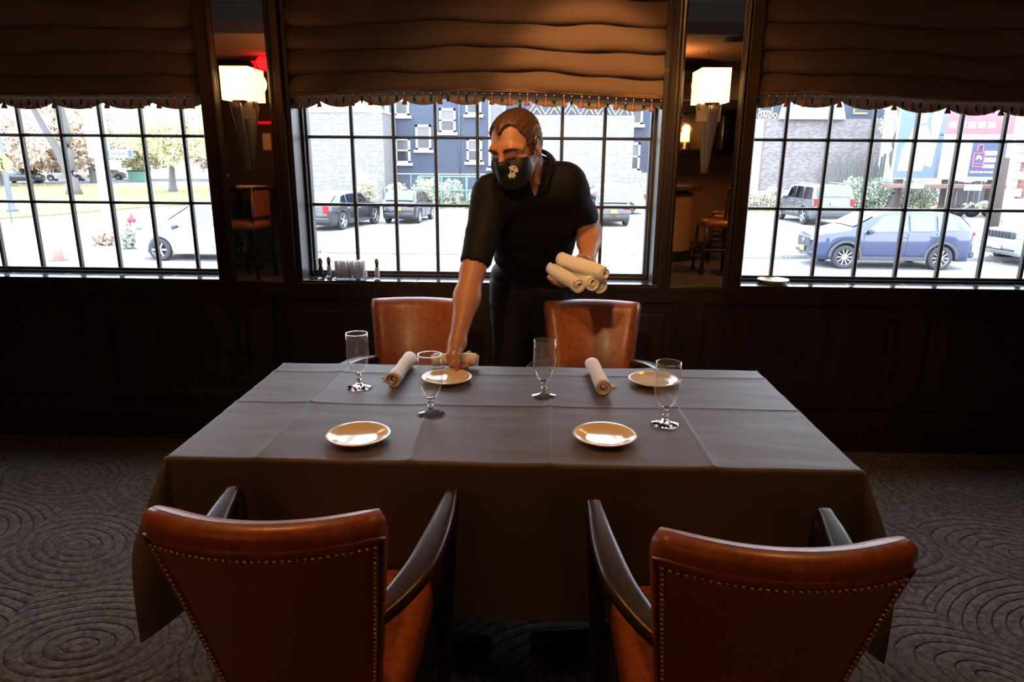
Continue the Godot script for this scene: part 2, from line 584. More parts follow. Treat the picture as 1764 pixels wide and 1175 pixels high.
func roman_shade(k: int, o: Array) -> void:
	var lab := ["dark brown roman shade with tasselled hem over the left window", "brown roman shade with tasselled hem over the middle window, lit amber at its right", "dark brown roman shade with tasselled hem over the right window"]
	var t := thing("roman_shade", lab[k], "roman shade", Vector3(0, 0, 0), 0, "roman shades over the windows")
	var a: float = o[0] + 0.002
	var b: float = o[1] - 0.002
	var zf := WALL - 0.03
	var hem := func(x: float) -> float:
		var u := (x - a) / (b - a)
		if k == 0: return 1.736 - 0.002 * sin(u * 5.0)
		if k == 1: return 1.741 + 0.026 * sin(PI * clampf(u * 1.05, 0, 1)) - 0.006 * u
		return 1.748 + 0.014 * sin(u * 6.0 + 0.6) - 0.012 * u
	# soft horizontal folds
	var fold := [0.0, 0.095, 0.20, 0.31, 0.43, 0.56, 0.72]
	var NX := 60
	for f in fold.size() - 1:
		var st := mk()
		var rows := []
		for j in 9:
			var v := j / 8.0
			var r := PackedVector3Array()
			for i in NX + 1:
				var x := lerpf(a, b, i / float(NX))
				var wv := 0.006 * sin(x * 7.0 + f * 1.7) + 0.003 * sin(x * 17.0 + f)
				var y0: float = hem.call(x) + fold[f] + (wv if f > 0 else 0.0)
				var wv1 := 0.006 * sin(x * 7.0 + (f + 1) * 1.7) + 0.003 * sin(x * 17.0 + f + 1)
				var y1: float = hem.call(x) + fold[f + 1] + wv1
				var bulge := 0.020 * sin(PI * pow(v, 0.72)) * (1.0 + 0.25 * sin(x * 9.0 + f * 2.0))
				r.append(Vector3(x, lerpf(y0 - 0.006, y1, v), zf + bulge + 0.012 * (1.0 - v) + 0.003 * sin(x * 23.0 + f * 4.0)))
			rows.append(r)
		var back := PackedVector3Array()
		for p in rows[0]: back.append(p + Vector3(0, 0.006, -0.022))
		rows.push_front(back)
		var r2 := PackedVector3Array()
		for p in rows[rows.size() - 1]: r2.append(p + Vector3(0, 0.004, -0.016))
		rows.append(r2)
		grid(st, rows)
		obj("fold", st, M.shade_cloth, t)
	# beaded braid along the hem
	var st := mk()
	for row in 2:
		var n := int((b - a) / 0.0085)
		for i in n:
			var x := lerpf(a, b, (i + 0.5) / n)
			box(st, Vector3(x, hem.call(x) + 0.003 + row * 0.008, zf + 0.020), Vector3(0.0058, 0.0058, 0.006), 0.0018)
	stuff(obj("braid", st, M.trim_bead, t))
	# lining strip with scalloped edge, hanging behind the fringe
	st = mk()
	var ns := 7 if k != 1 else 9
	var rows := []
	var low := []
	for i in 161:
		var x := lerpf(a, b, i / 160.0)
		var ph := absf(sin(PI * (i / 160.0) * ns + (0.5 if k == 0 else 0.8)))
		var dip := 0.022 + 0.034 * pow(ph, 0.65)
		low.append(Vector3(x, hem.call(x) - dip, WALL - 0.058))
		rows.append(PackedVector3Array([Vector3(x, hem.call(x) + 0.03, WALL - 0.056), Vector3(x, hem.call(x) - dip, WALL - 0.056), Vector3(x, hem.call(x) - dip, WALL - 0.060), Vector3(x, hem.call(x) + 0.03, WALL - 0.060)]))
	grid(st, rows, true)
	obj("lining", st, M.lining, t)
	st = mk()
	tube(st, low, [0.0028], 6)
	obj("piping", st, M.piping, t)
	# fringe: tassels and dark drops by turns, each under a clear bead
	var n := int((b - a) / 0.0415)
	var s_t := mk()
	lathe(s_t, [[0.0, -0.052], [0.013, -0.052], [0.0125, -0.046], [0.007, -0.030], [0.0035, -0.020], [0.004, -0.016], [0.003, -0.012], [0.0012, -0.010], [0.0012, 0.004], [0, 0.004]], 10)
	var m_t := mesh_of(s_t)
	s_t = mk()
	lathe(s_t, [[0.0, -0.044], [0.003, -0.042], [0.0062, -0.032], [0.0066, -0.026], [0.004, -0.015], [0.0012, -0.010], [0.0012, 0.004], [0, 0.004]], 10)
	var m_d := mesh_of(s_t)
	s_t = mk()
	lathe(s_t, [[0, -0.0035], [0.003, -0.002], [0.0035, 0.0], [0.003, 0.002], [0, 0.0035]], 8)
	var m_b := mesh_of(s_t)
	for i in n:
		var x := lerpf(a + 0.006, b - 0.006, (i + 0.5) / n) + 0.003 * sin(i * 2.7)
		var p := Vector3(x, hem.call(x) - 0.006, zf + 0.016)
		var q: MeshInstance3D
		if i % 2: q = add("tassel", m_t, M.tassel, t)
		else: q = add("drop", m_d, M.bead, t)
		q.position = p
		q.rotation.z = 0.06 * sin(i * 5.1)
		var bd := add("bead", m_b, M.bead_clear, q)
		bd.position = Vector3(0, -0.002, 0)

# ---------------------------------------------------------------- lamps
func build_lamps() -> void:
	sconce(-1.380, "glowing square wall sconce on the left mirror", -1)
	sconce(0.803, "glowing square wall sconce on the right mirror", 1)
	# recessed ceiling downlights; one washes the middle shade and the server
	var spots := [
		[Vector3(-0.52, TOP - 0.02, 0.95), 5.0, 14.0, Vector3(0.46, -1.30, -3.85)],
		[Vector3(-0.20, TOP - 0.02, -1.55), 2.0, 33.0, Vector3(0.24, -0.66, -0.76)],
		[Vector3(0.28, TOP - 0.02, -2.12), 6.0, 18.0, Vector3(-0.04, -1.02, -1.27)],
		[Vector3(-0.9, TOP, -1.42), 1.3, 42.0, Vector3(0, -1, 0)],
		[Vector3(0.9, TOP, -1.42), 1.0, 42.0, Vector3(0, -1, 0)],
		[Vector3(-2.3, TOP, 1.1), 2.0, 50.0, Vector3(-0.7, -1, 0.4)],
		[Vector3(3.5, TOP, 1.7), 4.0, 60.0, Vector3(-0.4, -1, 0.4)],
		[Vector3(1.0, TOP, 2.9 - 0.25), 3.0, 60.0, Vector3(0.3, -1, 0.5)],
	]
	var lb := ["narrow recessed spotlight right behind the camera, aimed at the server", "tilted recessed spotlight over the table, aimed at the server", "tilted recessed spotlight near the window, washing the middle shade", "recessed ceiling downlight over the near left armchair", "recessed ceiling downlight over the near right armchair", "recessed ceiling downlight before the high table, seen in the left mirror", "recessed ceiling downlight over the bar stools", "recessed ceiling downlight over the bar counter"]
	for i in spots.size():
		var p: Vector3 = spots[i][0]
		var t := thing("ceiling_downlight", lb[i], "downlight", p, 0, "recessed downlights")
		var st := mk()
		lathe(st, [[0.075, -0.001], [0.075, -0.007], [0.060, -0.007], [0.052, 0.0]], 24)
		obj("trim_ring", st, M.plaster, t)
		st = mk()
		lathe(st, [[0.0, -0.003], [0.05, -0.003]], 24)
		obj("bulb", st, M.bulb, t)
		var l := SpotLight3D.new()
		l.name = "light"; t.add_child(l)
		l.position = Vector3(0, -0.03, 0)
		l.look_at_from_position(p + Vector3(0, -0.03, 0), p + spots[i][3], Vector3.FORWARD)
		l.light_color = (Color(1.0, 0.80, 0.56) if i == 0 else Color(1.0, 0.72, 0.44)) if i < 3 else Color(1.0, 0.68, 0.38)
		l.light_energy = spots[i][1]; l.spot_angle = spots[i][2]; l.spot_angle_attenuation = 0.6
		l.spot_range = 12.0; l.spot_attenuation = 2.0; l.light_size = 0.05; l.shadow_enabled = true

func sconce(x: float, label: String, side: int) -> void:
	var t := thing("wall_sconce", label, "wall sconce", Vector3(x, 1.785, WALL + 0.008), 0, "wall sconces on the mirrors")
	# square milk glass shade: an open-topped box with thin walls
	var st := mk()
	var w := 0.064
	var h := 0.073
	var outer := [[-w, 0.012], [-w, 0.094], [w, 0.094], [w, 0.012]]
	for i in 4:
		var a: Array = outer[i]
		var b: Array = outer[(i + 1) % 4]
		bar(st, Vector3(a[0], 0, a[1]), Vector3(b[0], 0, b[1]), 2 * h, 0.004, 0.001, Vector3(b[1] - a[1], 0, a[0] - b[0]).normalized())
	box(st, Vector3(0, -h + 0.002, 0.053), Vector3(2 * w, 0.004, 0.082), 0.001)
	obj("shade", st, M.lamp, t)
	var l := OmniLight3D.new()
	l.name = "light"; t.add_child(l)
	l.position = Vector3(0, 0.02, 0.14)
	l.light_color = Color(1.0, 0.66, 0.34); l.light_energy = 0.05; l.omni_range = 12.0; l.omni_attenuation = 2.0
	l.light_size = 0.06; l.shadow_enabled = true
	# fitting below: collar, back plate, bracket fin, tapered bar that leans to the mirror
	st = mk()
	lathe(st, [[0.0, -h - 0.022], [0.018, -h - 0.022], [0.020, -h - 0.012], [0.032, -h - 0.008], [0.034, -h]], 20, Transform3D(Basis(), Vector3(0, 0, 0.053)))
	obj("collar", st, M.bronze, t)
	st = mk()
	box(st, Vector3(0.0, -h - 0.042, 0.006), Vector3(0.110, 0.080, 0.010), 0.002)
	obj("back_plate", st, M.plate_metal, t)
	st = mk()
	var rows := []
	for i in 9:
		var v := i / 8.0
		var y := -h - 0.014 - v * 0.300
		var zc := lerpf(0.108, 0.012, pow(v, 0.8))
		rows.append(ring(Vector3(0, y, zc), Vector3.DOWN, Vector3(0, 0, 1), lerpf(0.026, 0.012, v), lerpf(0.016, 0.008, v), 12, 0.35))
	grid(st, rows, true, true, true)
	obj("tapered_bar", st, M.bar_metal, t)
	st = mk()
	tube(st, [Vector3(0, -h - 0.018, 0.045), Vector3(0, -h - 0.022, 0.108)], [0.010], 10)
	obj("arm_stub", st, M.bronze, t)
	st = mk()
	box(st, Vector3(side * -0.05, -h - 0.004, 0.02), Vector3(0.008, 0.05, 0.02), 0.002)
	obj("bracket", st, M.bronze, t)
# ---------------------------------------------------------------- table and what lies on it
const TX0 := -0.876
const TX1 := 0.776
const TZ0 := -2.290
const TZ1 := -1.503

func build_table() -> void:
	var cx := (TX0 + TX1) / 2
	var cz := (TZ0 + TZ1) / 2
	var t := thing("dining_table", "rectangular dining table hidden under the dark grey cloth, its black feet showing on the carpet", "table", Vector3(cx, 0, cz))
	var st := mk()
	box(st, Vector3(0, 0.728, 0), Vector3(TX1 - TX0 - 0.02, 0.032, TZ1 - TZ0 - 0.02), 0.005)
	obj("tabletop", st, M.wood, t)
	for s in [-1, 1]:
		var bx: float = s * 0.46
		st = mk()
		lathe(st, [[0.0, 0.07], [0.055, 0.07], [0.045, 0.10], [0.036, 0.16], [0.036, 0.66], [0.10, 0.70], [0.12, 0.712], [0, 0.712]], 20, Transform3D(Basis(), Vector3(bx, 0, 0.08)))
		obj("column", st, M.iron, t)
		for k in 4:
			var a := PI / 4 * (2 * k) + (0.18 if s < 0 else -0.12)
			var d := Vector3(cos(a), 0, sin(a))
			st = mk()
			box(st, Vector3(bx, 0.036, 0.08) + d * 0.205, Vector3(0.40, 0.052, 0.062), 0.010, Basis(d, Vector3.UP, d.cross(Vector3.UP)))
			lathe(st, [[0, 0.0], [0.02, 0.0], [0.02, 0.012], [0, 0.012]], 10, Transform3D(Basis(), Vector3(bx, 0, 0.08) + d * 0.37))
			obj("foot", st, M.iron, t)
	tablecloth()
	# plates
	var p := thing("bread_plate", "cream bread plate at the front left of the table, facing the left armchair", "plate", Vector3(-0.444, 0.7525, -1.625), 0, "cream bread plates on the table")
	st = mk()
	lathe(st, [[0, 0.003], [0.044, 0.003], [0.046, 0.0], [0.052, 0.0], [0.054, 0.004], [0.080, 0.0135], [0.0825, 0.0155], [0.0815, 0.0172], [0.076, 0.0162], [0.060, 0.0108], [0.053, 0.0080], [0.047, 0.0066], [0, 0.0062]], 56)
	obj("dish", st, M.china, p)
	dup(p, "bread_plate", Vector3(0.191, 0.7525, -1.655), 1.0, "cream bread plate at the front right of the table, facing the right armchair")
	dup(p, "bread_plate", Vector3(-0.277, 0.7525, -2.117), 2.0, "cream bread plate under the server's lowered hand")
	dup(p, "bread_plate", Vector3(0.397, 0.7525, -2.130), 3.0, "cream bread plate behind the rightmost goblet")
	var sp := dup(p, "bread_plate", Vector3(1.213, 0.8605, -3.462), 0.5, "pale plate left on the granite sill of the right window")
	sp.set_meta("group", "plate on the window sill"); sp.scale = Vector3(0.93, 1.2, 0.93)
	# goblets
	var g := thing("water_goblet", "empty stemmed water goblet nearest the table's left end, behind the others", "goblet", Vector3(-0.545, 0.752, -2.034), 0, "empty water goblets on the table")
	st = mk()
	lathe(st, [[0, 0.0015], [0.034, 0.0005], [0.0385, 0.0012], [0.0392, 0.0028], [0.036, 0.0048], [0.020, 0.0085], [0.009, 0.0130], [0.0058, 0.0190], [0.0055, 0.024], [0.0088, 0.031], [0.0098, 0.035], [0.0078, 0.040], [0.0080, 0.044], [0.0125, 0.0502], [0.0100, 0.0516], [0, 0.0508]], 48)
	obj("stem", st, M.glass, g)
	st = mk()
	lathe(st, [[0.0127, 0.0503], [0.0215, 0.062], [0.0300, 0.080], [0.0348, 0.102], [0.0358, 0.122], [0.0350, 0.150], [0.0336, 0.177], [0.0329, 0.177], [0.0343, 0.150], [0.0351, 0.122], [0.0341, 0.102], [0.0293, 0.0806], [0.0208, 0.0626], [0.0120, 0.0520]], 48)
	obj("bowl", st, M.thin_glass, g)
	st = mk()
	var rp := []
	for i in 10: rp.append([0.0333 + 0.0010 * cos(TAU * i / 9.0 - PI / 2), 0.1778 + 0.0010 * sin(TAU * i / 9.0 - PI / 2)])
	lathe(st, rp, 48)
	obj("rim", st, M.glass, g)
	dup(g, "water_goblet", Vector3(-0.284, 0.752, -1.812), 0.3, "empty stemmed water goblet in front of the plate under the server's hand")
	dup(g, "water_goblet", Vector3(0.038, 0.752, -1.983), 0.6, "empty stemmed water goblet left of the right napkin roll")
	dup(g, "water_goblet", Vector3(0.367, 0.752, -1.770), 0.9, "empty stemmed water goblet at the right, in front of a plate")
	# rolled napkins
	napkin_roll("rolled cream napkin beside the leftmost goblet, in front of the left far chair", Vector3(-0.428, 0.781, -2.275), Vector3(-0.438, 0.781, -2.030), 1, 1.0)
	napkin_roll("rolled cream napkin lying before the right far chair", Vector3(0.203, 0.780, -2.245), Vector3(0.219, 0.780, -1.985), 2, -1.0)
	napkin_roll("rolled white napkin under the server's lowered fingers", Vector3(-0.345, 0.780, -2.262), Vector3(-0.188, 0.780, -2.270), 3, 0.0)
	napkin_roll("top rolled napkin of the bundle in the server's hand", Vector3(0.097, 1.109, -2.450), Vector3(0.239, 1.087, -2.260), 4, 0.0)
	napkin_roll("left rolled napkin of the bundle in the server's hand, pointing at the table", Vector3(0.069, 1.076, -2.440), Vector3(0.151, 1.055, -2.220), 5, 0.0)
	napkin_roll("middle rolled napkin of the bundle in the server's hand", Vector3(0.130, 1.064, -2.478), Vector3(0.199, 1.054, -2.278), 6, 0.0)
	napkin_roll("lowest rolled napkin of the bundle, tucked behind the others", Vector3(0.164, 1.046, -2.490), Vector3(0.226, 1.042, -2.300), 7, 0.0)

func napkin_roll(label: String, a: Vector3, b: Vector3, sd: int, flap: float) -> void:
	var on_table := a.y < 0.9
	var t := thing("napkin_roll", label, "napkin", (a + b) / 2, 0, "rolled napkins on the table" if on_table else "rolled napkins held by the server")
	var L := a.distance_to(b)
	var zx := (b - a).normalized()
	var xx := Vector3.UP.cross(zx).normalized()
	var X := Transform3D(Basis(xx, zx.cross(xx), zx), Vector3.ZERO)
	# one sheet wound into a loose spiral, slightly uneven along its length
	var st := mk()
	var rows := []
	var turns := 2.6
	for j in 13:
		var v := j / 12.0
		var r := PackedVector3Array()
		var wob := 1.0 + 0.05 * sin(v * 7.0 + sd) + 0.03 * sin(v * 17.0 + sd * 2.0)
		for i in 61:
			var u := i / 60.0
			var a2 := -u * turns * TAU + 0.9 + sd + 0.25 * sin(v * 3.0 + sd)
			var rr := lerpf(0.0062, 0.0265 if on_table else 0.0285, pow(u, 0.8)) * wob
			var z := (v - 0.5) * (L + 0.008 * sin(u * 9.0 + sd) * 1.0)
			r.append(X * Vector3(rr * cos(a2), rr * sin(a2) * 0.96, z))
		rows.append(r)
	var inner := []
	for r in rows:
		var q := PackedVector3Array(r)
		for i in range(59, 0, -1):
			var p: Vector3 = r[i]
			var ax: Vector3 = X * Vector3(0, 0, (X.basis.inverse() * p).z)
			q.append(ax + (p - ax) * (1.0 - 0.0050 / maxf(0.0062, (p - ax).length())))
		inner.append(q)
	grid(st, inner, true)
	for e in [0, inner.size() - 1]:
		var q: PackedVector3Array = inner[e]
		for i in range(1, 59):
			var a0 := 61 + (59 - i)
			if e == 0: quad(st, q[i], q[a0], q[a0 - 1], q[i + 1])
			else: quad(st, q[i], q[i + 1], q[a0 - 1], q[a0])
	obj("sheet", st, M.napkin, t)
	if flap != 0.0:
		# loose corner of the napkin sticking out on the table
		st = mk()
		var base := -0.0255
		var f := []
		for j in 7:
			var v := j / 6.0
			var r := PackedVector3Array()
			for i in 9:
				var u := i / 8.0
				var wd := 0.040 * (1.0 - v)
				var p := X * Vector3(-flap * (0.012 + 0.045 * v), 0, 0.02 + (u - 0.5) * 2.0 * wd + 0.02 * v)
				p.y = base + 0.0015 + 0.006 * pow(1.0 - v, 2.0) + 0.002 * sin(u * 5.0)
				r.append(p)
			f.append(r)
		var g2 := []
		for r in f:
			var q := PackedVector3Array(r)
			for i in range(r.size() - 1, -1, -1): q.append(r[i] + Vector3(0, 0.0016, 0))
			g2.append(q)
		grid(st, g2, true, true, true)
		obj("loose_corner", st, M.napkin, t)

func tablecloth() -> void:
	var W := TX1 - TX0
	var D := TZ1 - TZ0
	var cxs := [0.225, 0.575, 0.93, 1.30]
	var czs := [0.10, 0.40]
	var mkline := func(len: float, cr: Array, ov: float) -> Array:
		var s := []
		var n := 26
		for i in n + 1: s.append(lerpf(-ov, -0.02, i / float(n)))
		for q in [-0.014, -0.009, -0.005, -0.002, 0.0, 0.004, 0.01]: s.append(q)
		for i in range(1, 60): s.append(0.01 + (len - 0.02) * i / 60.0)
		for c in cr:
			for q in [-0.016, -0.009, -0.005, -0.0025, 0.0, 0.0025, 0.005, 0.009, 0.016]: s.append(c + q)
		for q in [len - 0.01, len - 0.004, len, len + 0.002, len + 0.005, len + 0.009, len + 0.014]: s.append(q)
		for i in n + 1: s.append(lerpf(len + 0.02, len + ov, i / float(n)))
		s.sort()
		return s
	var us: Array = mkline.call(W, cxs, 0.16)
	var vs: Array = mkline.call(D, czs, 0.425)
	var nz := FastNoiseLite.new()
	nz.seed = 12; nz.frequency = 1.6; nz.fractal_octaves = 3
	var rows := []
	for v in vs:
		var r := PackedVector3Array()
		for u in us:
			r.append(cloth_point(u, v, W, D, cxs, czs, nz))
		rows.append(r)
	var st := mk()
	grid(st, rows)
	var o := obj("tablecloth", st, M.cloth)
	tag(o, "dark grey tablecloth with pressed fold lines, draped over the table to knee height", "tablecloth")

func cloth_point(u: float, v: float, W: float, D: float, cxs: Array, czs: Array, nz: FastNoiseLite) -> Vector3:
	var du := maxf(0.0, maxf(-u, u - W))
	var dv := maxf(0.0, maxf(-v, v - D))
	var sx := -1.0 if u < 0 else 1.0
	var sz := -1.0 if v < 0 else 1.0
	var uc := clampf(u, 0, W)
	var vc := clampf(v, 0, D)
	var y := 0.7515
	# pressed folds: sharp low ridges with a soft tent round them, and shallow wrinkles
	for i in cxs.size():
		var d: float = absf(u - cxs[i] - 0.02 * (v / D - 0.5) * (1 if i % 2 else -1))
		y += 0.0022 * exp(-d * d / 0.000018) + 0.0034 * exp(-d / 0.035)
	for c in czs:
		var d: float = absf(v - c - 0.006 * sin(u * 3.0))
		y += 0.0016 * exp(-d * d / 0.00002) + 0.0022 * exp(-d / 0.03)
	y += 0.0018 * nz.get_noise_2d(uc * 2.0, vc * 6.0)
	var p := Vector3(TX0 + uc, y, TZ0 + vc)
	if du == 0.0 and dv == 0.0: return p
	var R := 0.008
	if du > 0.0 and dv > 0.0:
		var r := sqrt(du * du + dv * dv)
		var ph := atan2(dv, du)
		var s := pow(sin(2.0 * ph), 1.1)
		var out := r * 0.42 * s
		var lat := 0.10 * r * sin(4.0 * ph)
		var dg := Vector3(sx, 0, sz).normalized()
		var tg := Vector3(sx, 0, -sz).normalized()
		var down := sqrt(maxf(0.0, r * r - out * out)) - 0.0035
		return p + dg * (out + R * 1.2 * minf(1.0, r / R)) + tg * (lat + R * 0.8 * cos(2.0 * ph)) + Vector3(0, -down, 0)
	var d := maxf(du, dv)
	var n := Vector3(sx, 0, 0) if du > 0.0 else Vector3(0, 0, sz)
	var along := vc if du > 0.0 else uc
	var span := D if du > 0.0 else W
	var e := minf(along, span - along)
	var a := minf(d / R, PI / 2)
	var hang := maxf(0.0, d - R * PI / 2)
	var wave := 0.007 * (hang / 0.4) * (1.0 + sin(along * 17.0 + 1.3 * sin(along * 4.0))) * smoothstep(0.0, 0.12, e)
	if n.z < 0.0: wave *= 0.2
	return p + n * (R * sin(a) + maxf(wave, -0.002)) + Vector3(0, -R * (1.0 - cos(a)) - hang, 0)
# ---------------------------------------------------------------- leather armchairs
func chair_back(u: float, y: float, off: float) -> Vector3:
	# a point of the curved back: u across (-1..1), y height, off behind the middle surface
	var v := (y - 0.40) / 0.50
	var w := 0.138 + 0.063 * v
	var z := 0.135 + 0.135 * v + 0.03 * v * v
	var sag := 0.060 * (0.6 + 0.4 * v)
	var n := Vector3(2.0 * sag * u / w, 0, 1).normalized()
	return Vector3(u * w, y, z - sag * u * u) + n * off

func build_chairs() -> void:
	var t := thing("armchair", "tan leather armchair with nailhead trim, back to the camera, at the table's near left", "armchair", Vector3(-0.432, 0, -1.235), 0.02, "leather armchairs round the table")
	# seat cushion: pillowed box
	var st := mk()
	var rows := []
	for j in 15:
		var a := -PI / 2 + PI * j / 14.0
		var rr := 0.032
		var yy := 0.43 + (0.052 - rr) * signf(a) * (1.0 if absf(a) > 0.01 else 0.0) + rr * sin(a)
		var ins := rr * (1.0 - cos(a))
		rows.append(seat_ring(0.228 - ins, 0.235 - ins, yy))
	for j in 4:
		var f: float = [0.8, 0.55, 0.3, 0.05][j]
		rows.append(seat_ring(0.196 * f, 0.203 * f, 0.482 + 0.016 * (1.0 - f)))
	grid(st, rows, true, true, true)
	obj("seat", st, M.leather, t)
	st = mk()
	box(st, Vector3(0, 0.352, -0.01), Vector3(0.43, 0.055, 0.46), 0.012)
	obj("seat_frame", st, M.black_wood, t)
	# padded back
	st = mk()
	rows = []
	var prof := []
	for j in 5: prof.append([0.40 + 0.01 * (1 - cos(PI / 2 * j / 4.0)) - 0.01, sin(PI / 2 * j / 4.0)])
	for j in 12: prof.append([0.41 + 0.445 * (j + 1) / 12.0, 1.0])
	for j in 7: prof.append([0.868 + 0.036 * sin(PI / 2 * (j + 1) / 7.0), cos(PI / 2 * (j + 1) / 7.0) * 0.999 + 0.001])
	for q in prof:
		var r := PackedVector3Array()
		var half: float = 0.036 * maxf(q[1], 0.02)
		var nn := 18
		for side in 2:
			for i in nn:
				var s := -1.0 + 2.0 * (i + 0.5) / nn
				if side: s = -s
				var th := half * pow(maxf(0.0, 1.0 - pow(absf(s), 14.0)), 0.5)
				if side == 1 and q[1] >= 1.0: th *= 1.0 + 0.35 * (1.0 - s * s) * sin(PI * clampf((q[0] - 0.40) / 0.5, 0, 1))
				var u: float = s * (1.0 - 0.03 * (1.0 - q[1]))
				r.append(chair_back(u, q[0], th if side == 0 else -th))
		rows.append(r)
	grid(st, rows, true)
	obj("backrest", st, M.leather, t)
	# outer back panel, set inside a welt and bordered with nailheads
	st = mk()
	rows = []
	for j in 15:
		var y := lerpf(0.405, 0.858, j / 14.0)
		var r := PackedVector3Array()
		for i in 21:
			var u := lerpf(-0.875, 0.875, i / 20.0)
			var e := minf(minf(i, 20 - i) / 1.5, minf(14 - j, j) / 1.0)
			r.append(chair_back(u, y, 0.0325 + 0.0055 * minf(1.0, e)))
		rows.append(r)
	grid(st, rows)
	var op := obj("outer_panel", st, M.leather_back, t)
	st = mk()
	var pts := []
	for i in 12: pts.append(chair_back(-0.90, lerpf(0.42, 0.864, i / 11.0), 0.034))
	for i in range(1, 20): pts.append(chair_back(lerpf(-0.90, 0.90, i / 20.0), 0.868, 0.036))
	for i in 12: pts.append(chair_back(0.90, lerpf(0.864, 0.42, i / 11.0), 0.034))
	tube(st, pts, [0.0038], 8)
	obj("welt", st, M.leather, t)
	st = mk()
	lathe(st, [[0.0052, -0.001], [0.0050, 0.0012], [0.0036, 0.0034], [0.0016, 0.0044], [0, 0.0047]], 10, Transform3D(Basis(Vector3.RIGHT, PI / 2), Vector3.ZERO))
	var nail := mesh_of(st)
	for i in 33:
		var u := lerpf(-0.84, 0.84, i / 32.0)
		var p := add("nailhead", nail, M.brass, t)
		p.position = chair_back(u, 0.850, 0.0390)
		p.rotation.y = atan2(2.0 * 0.06 * u, 0.2)
	for s in [-1, 1]:
		for i in 37:
			var p := add("nailhead", nail, M.brass, t)
			p.position = chair_back(s * 0.84, 0.838 - i * 0.0118, 0.0386)
			p.rotation.y = atan2(2.0 * 0.06 * s, 0.2)
	# wooden arms: they leave the back, bow outwards and run level to the front post
	for s in [-1.0, 1.0]:
		st = mk()
		var c := spline([Vector3(s * 0.152, 0.655, 0.195), Vector3(s * 0.184, 0.664, 0.140), Vector3(s * 0.218, 0.678, 0.065), Vector3(s * 0.240, 0.690, -0.05), Vector3(s * 0.252, 0.698, -0.17), Vector3(s * 0.254, 0.699, -0.20)], 30)
		var rr := []
		for i in 30:
			var v := i / 29.0
			rr.append([lerpf(0.018, 0.030, sin(PI * clampf(v * 1.25, 0, 1))) * (1.0 if v < 0.97 else 0.85), 0.0155 if v < 0.97 else 0.012])
		tube(st, c, rr, 14, Vector3.UP, 0.55)
		obj("arm", st, M.wood_arm, t)
		st = mk()
		rows = []
		for i in 9:
			var v := i / 8.0
			rows.append(ring(Vector3(s * lerpf(0.215, 0.250, v), lerpf(0.0, 0.690, v), lerpf(-0.21, -0.185, v)), Vector3.UP, Vector3(0, 0, 1), lerpf(0.014, 0.022, v), lerpf(0.014, 0.020, v), 10, 0.5))
		grid(st, rows, true, true, true)
		obj("leg", st, M.wood_arm if false else M.black_wood, t)
		st = mk()
		rows = []
		for i in 7:
			var v := i / 6.0
			rows.append(ring(Vector3(s * lerpf(0.185, 0.165, v), lerpf(0.0, 0.44, v), lerpf(0.285, 0.20, v)), Vector3.UP, Vector3(0, 0, 1), lerpf(0.013, 0.020, v), lerpf(0.013, 0.020, v), 10, 0.5))
		grid(st, rows, true, true, true)
		obj("leg", st, M.black_wood, t)
	dup(t, "armchair", Vector3(0.392, 0, -1.195), -0.03, "tan leather armchair with nailhead trim, back to the camera, at the table's near right")
	var f1 := dup(t, "armchair", Vector3(-0.482, 0, -2.545), PI, "tan leather armchair facing the camera, left of the server")
	var f2 := dup(t, "armchair", Vector3(0.246, 0, -2.545), PI, "tan leather armchair facing the camera, in front of the server's leg")
	f1.scale = Vector3(1.01, 0.98, 1.0); f2.scale = Vector3(1.02, 0.98, 1.0)

func seat_ring(hx: float, hz: float, y: float) -> PackedVector3Array:
	var r := PackedVector3Array()
	for i in 36:
		var a := TAU * i / 36
		var c := cos(a)
		var s := sin(a)
		r.append(Vector3(hx * (0.88 - 0.14 * s) * signf(c) * pow(absf(c), 0.35), y, -0.01 + hz * signf(s) * pow(absf(s), 0.35)))
	return r
# ---------------------------------------------------------------- bodies as one smooth surface (surface nets over joined capsules and ellipsoids)
# a prim: [type, op, k, a, b, ra, rb] capsule; [1, op, k, centre, inverse basis, radii] ellipsoid; [2, op, k, normal, offset] half space. op 0 joins, 1 cuts.
func cap(a: Vector3, b: Vector3, ra: float, rb: float, k := 0.02, op := 0) -> Array:
	return [0, op, k, a, b - a, maxf((b - a).length_squared(), 1e-9), ra, rb - ra]

func ell(c: Vector3, r: Vector3, k := 0.012, op := 0, B := Basis()) -> Array:
	return [1, op, k, c, B.transposed(), Vector3(1 / r.x, 1 / r.y, 1 / r.z), minf(r.x, minf(r.y, r.z))]

func cut_above(n: Vector3, p: Vector3, k := 0.004) -> Array:
	# removes what lies on the side of p that n points to
	return [2, 1, k, n.normalized(), n.normalized().dot(p)]

func prim_d(q: Array, p: Vector3) -> float:
	if q[0] == 0:
		var w: Vector3 = p - q[3]
		var t: float = clampf(w.dot(q[4]) / q[5], 0.0, 1.0)
		return (w - q[4] * t).length() - q[6] - q[7] * t
	if q[0] == 1:
		var l: Vector3 = q[4] * (p - q[3])
		var s: Vector3 = l * q[5]
		var k0 := s.length()
		if k0 < 1e-6: return -q[6]
		var k1: float = (s * q[5]).length()
		return k0 * (k0 - 1.0) / k1
	return q[4] - q[3].dot(p)

func field(prims: Array, p: Vector3) -> float:
	var d := 1e3
	for q in prims:
		var e := prim_d(q, p)
		var k: float = q[2]
		if q[1] == 0:
			var h := maxf(k - absf(d - e), 0.0)
			d = minf(d, e) - h * h * 0.25 / k
		else:
			e = -e
			var h := maxf(k - absf(d - e), 0.0)
			d = maxf(d, e) + h * h * 0.25 / k
	return d

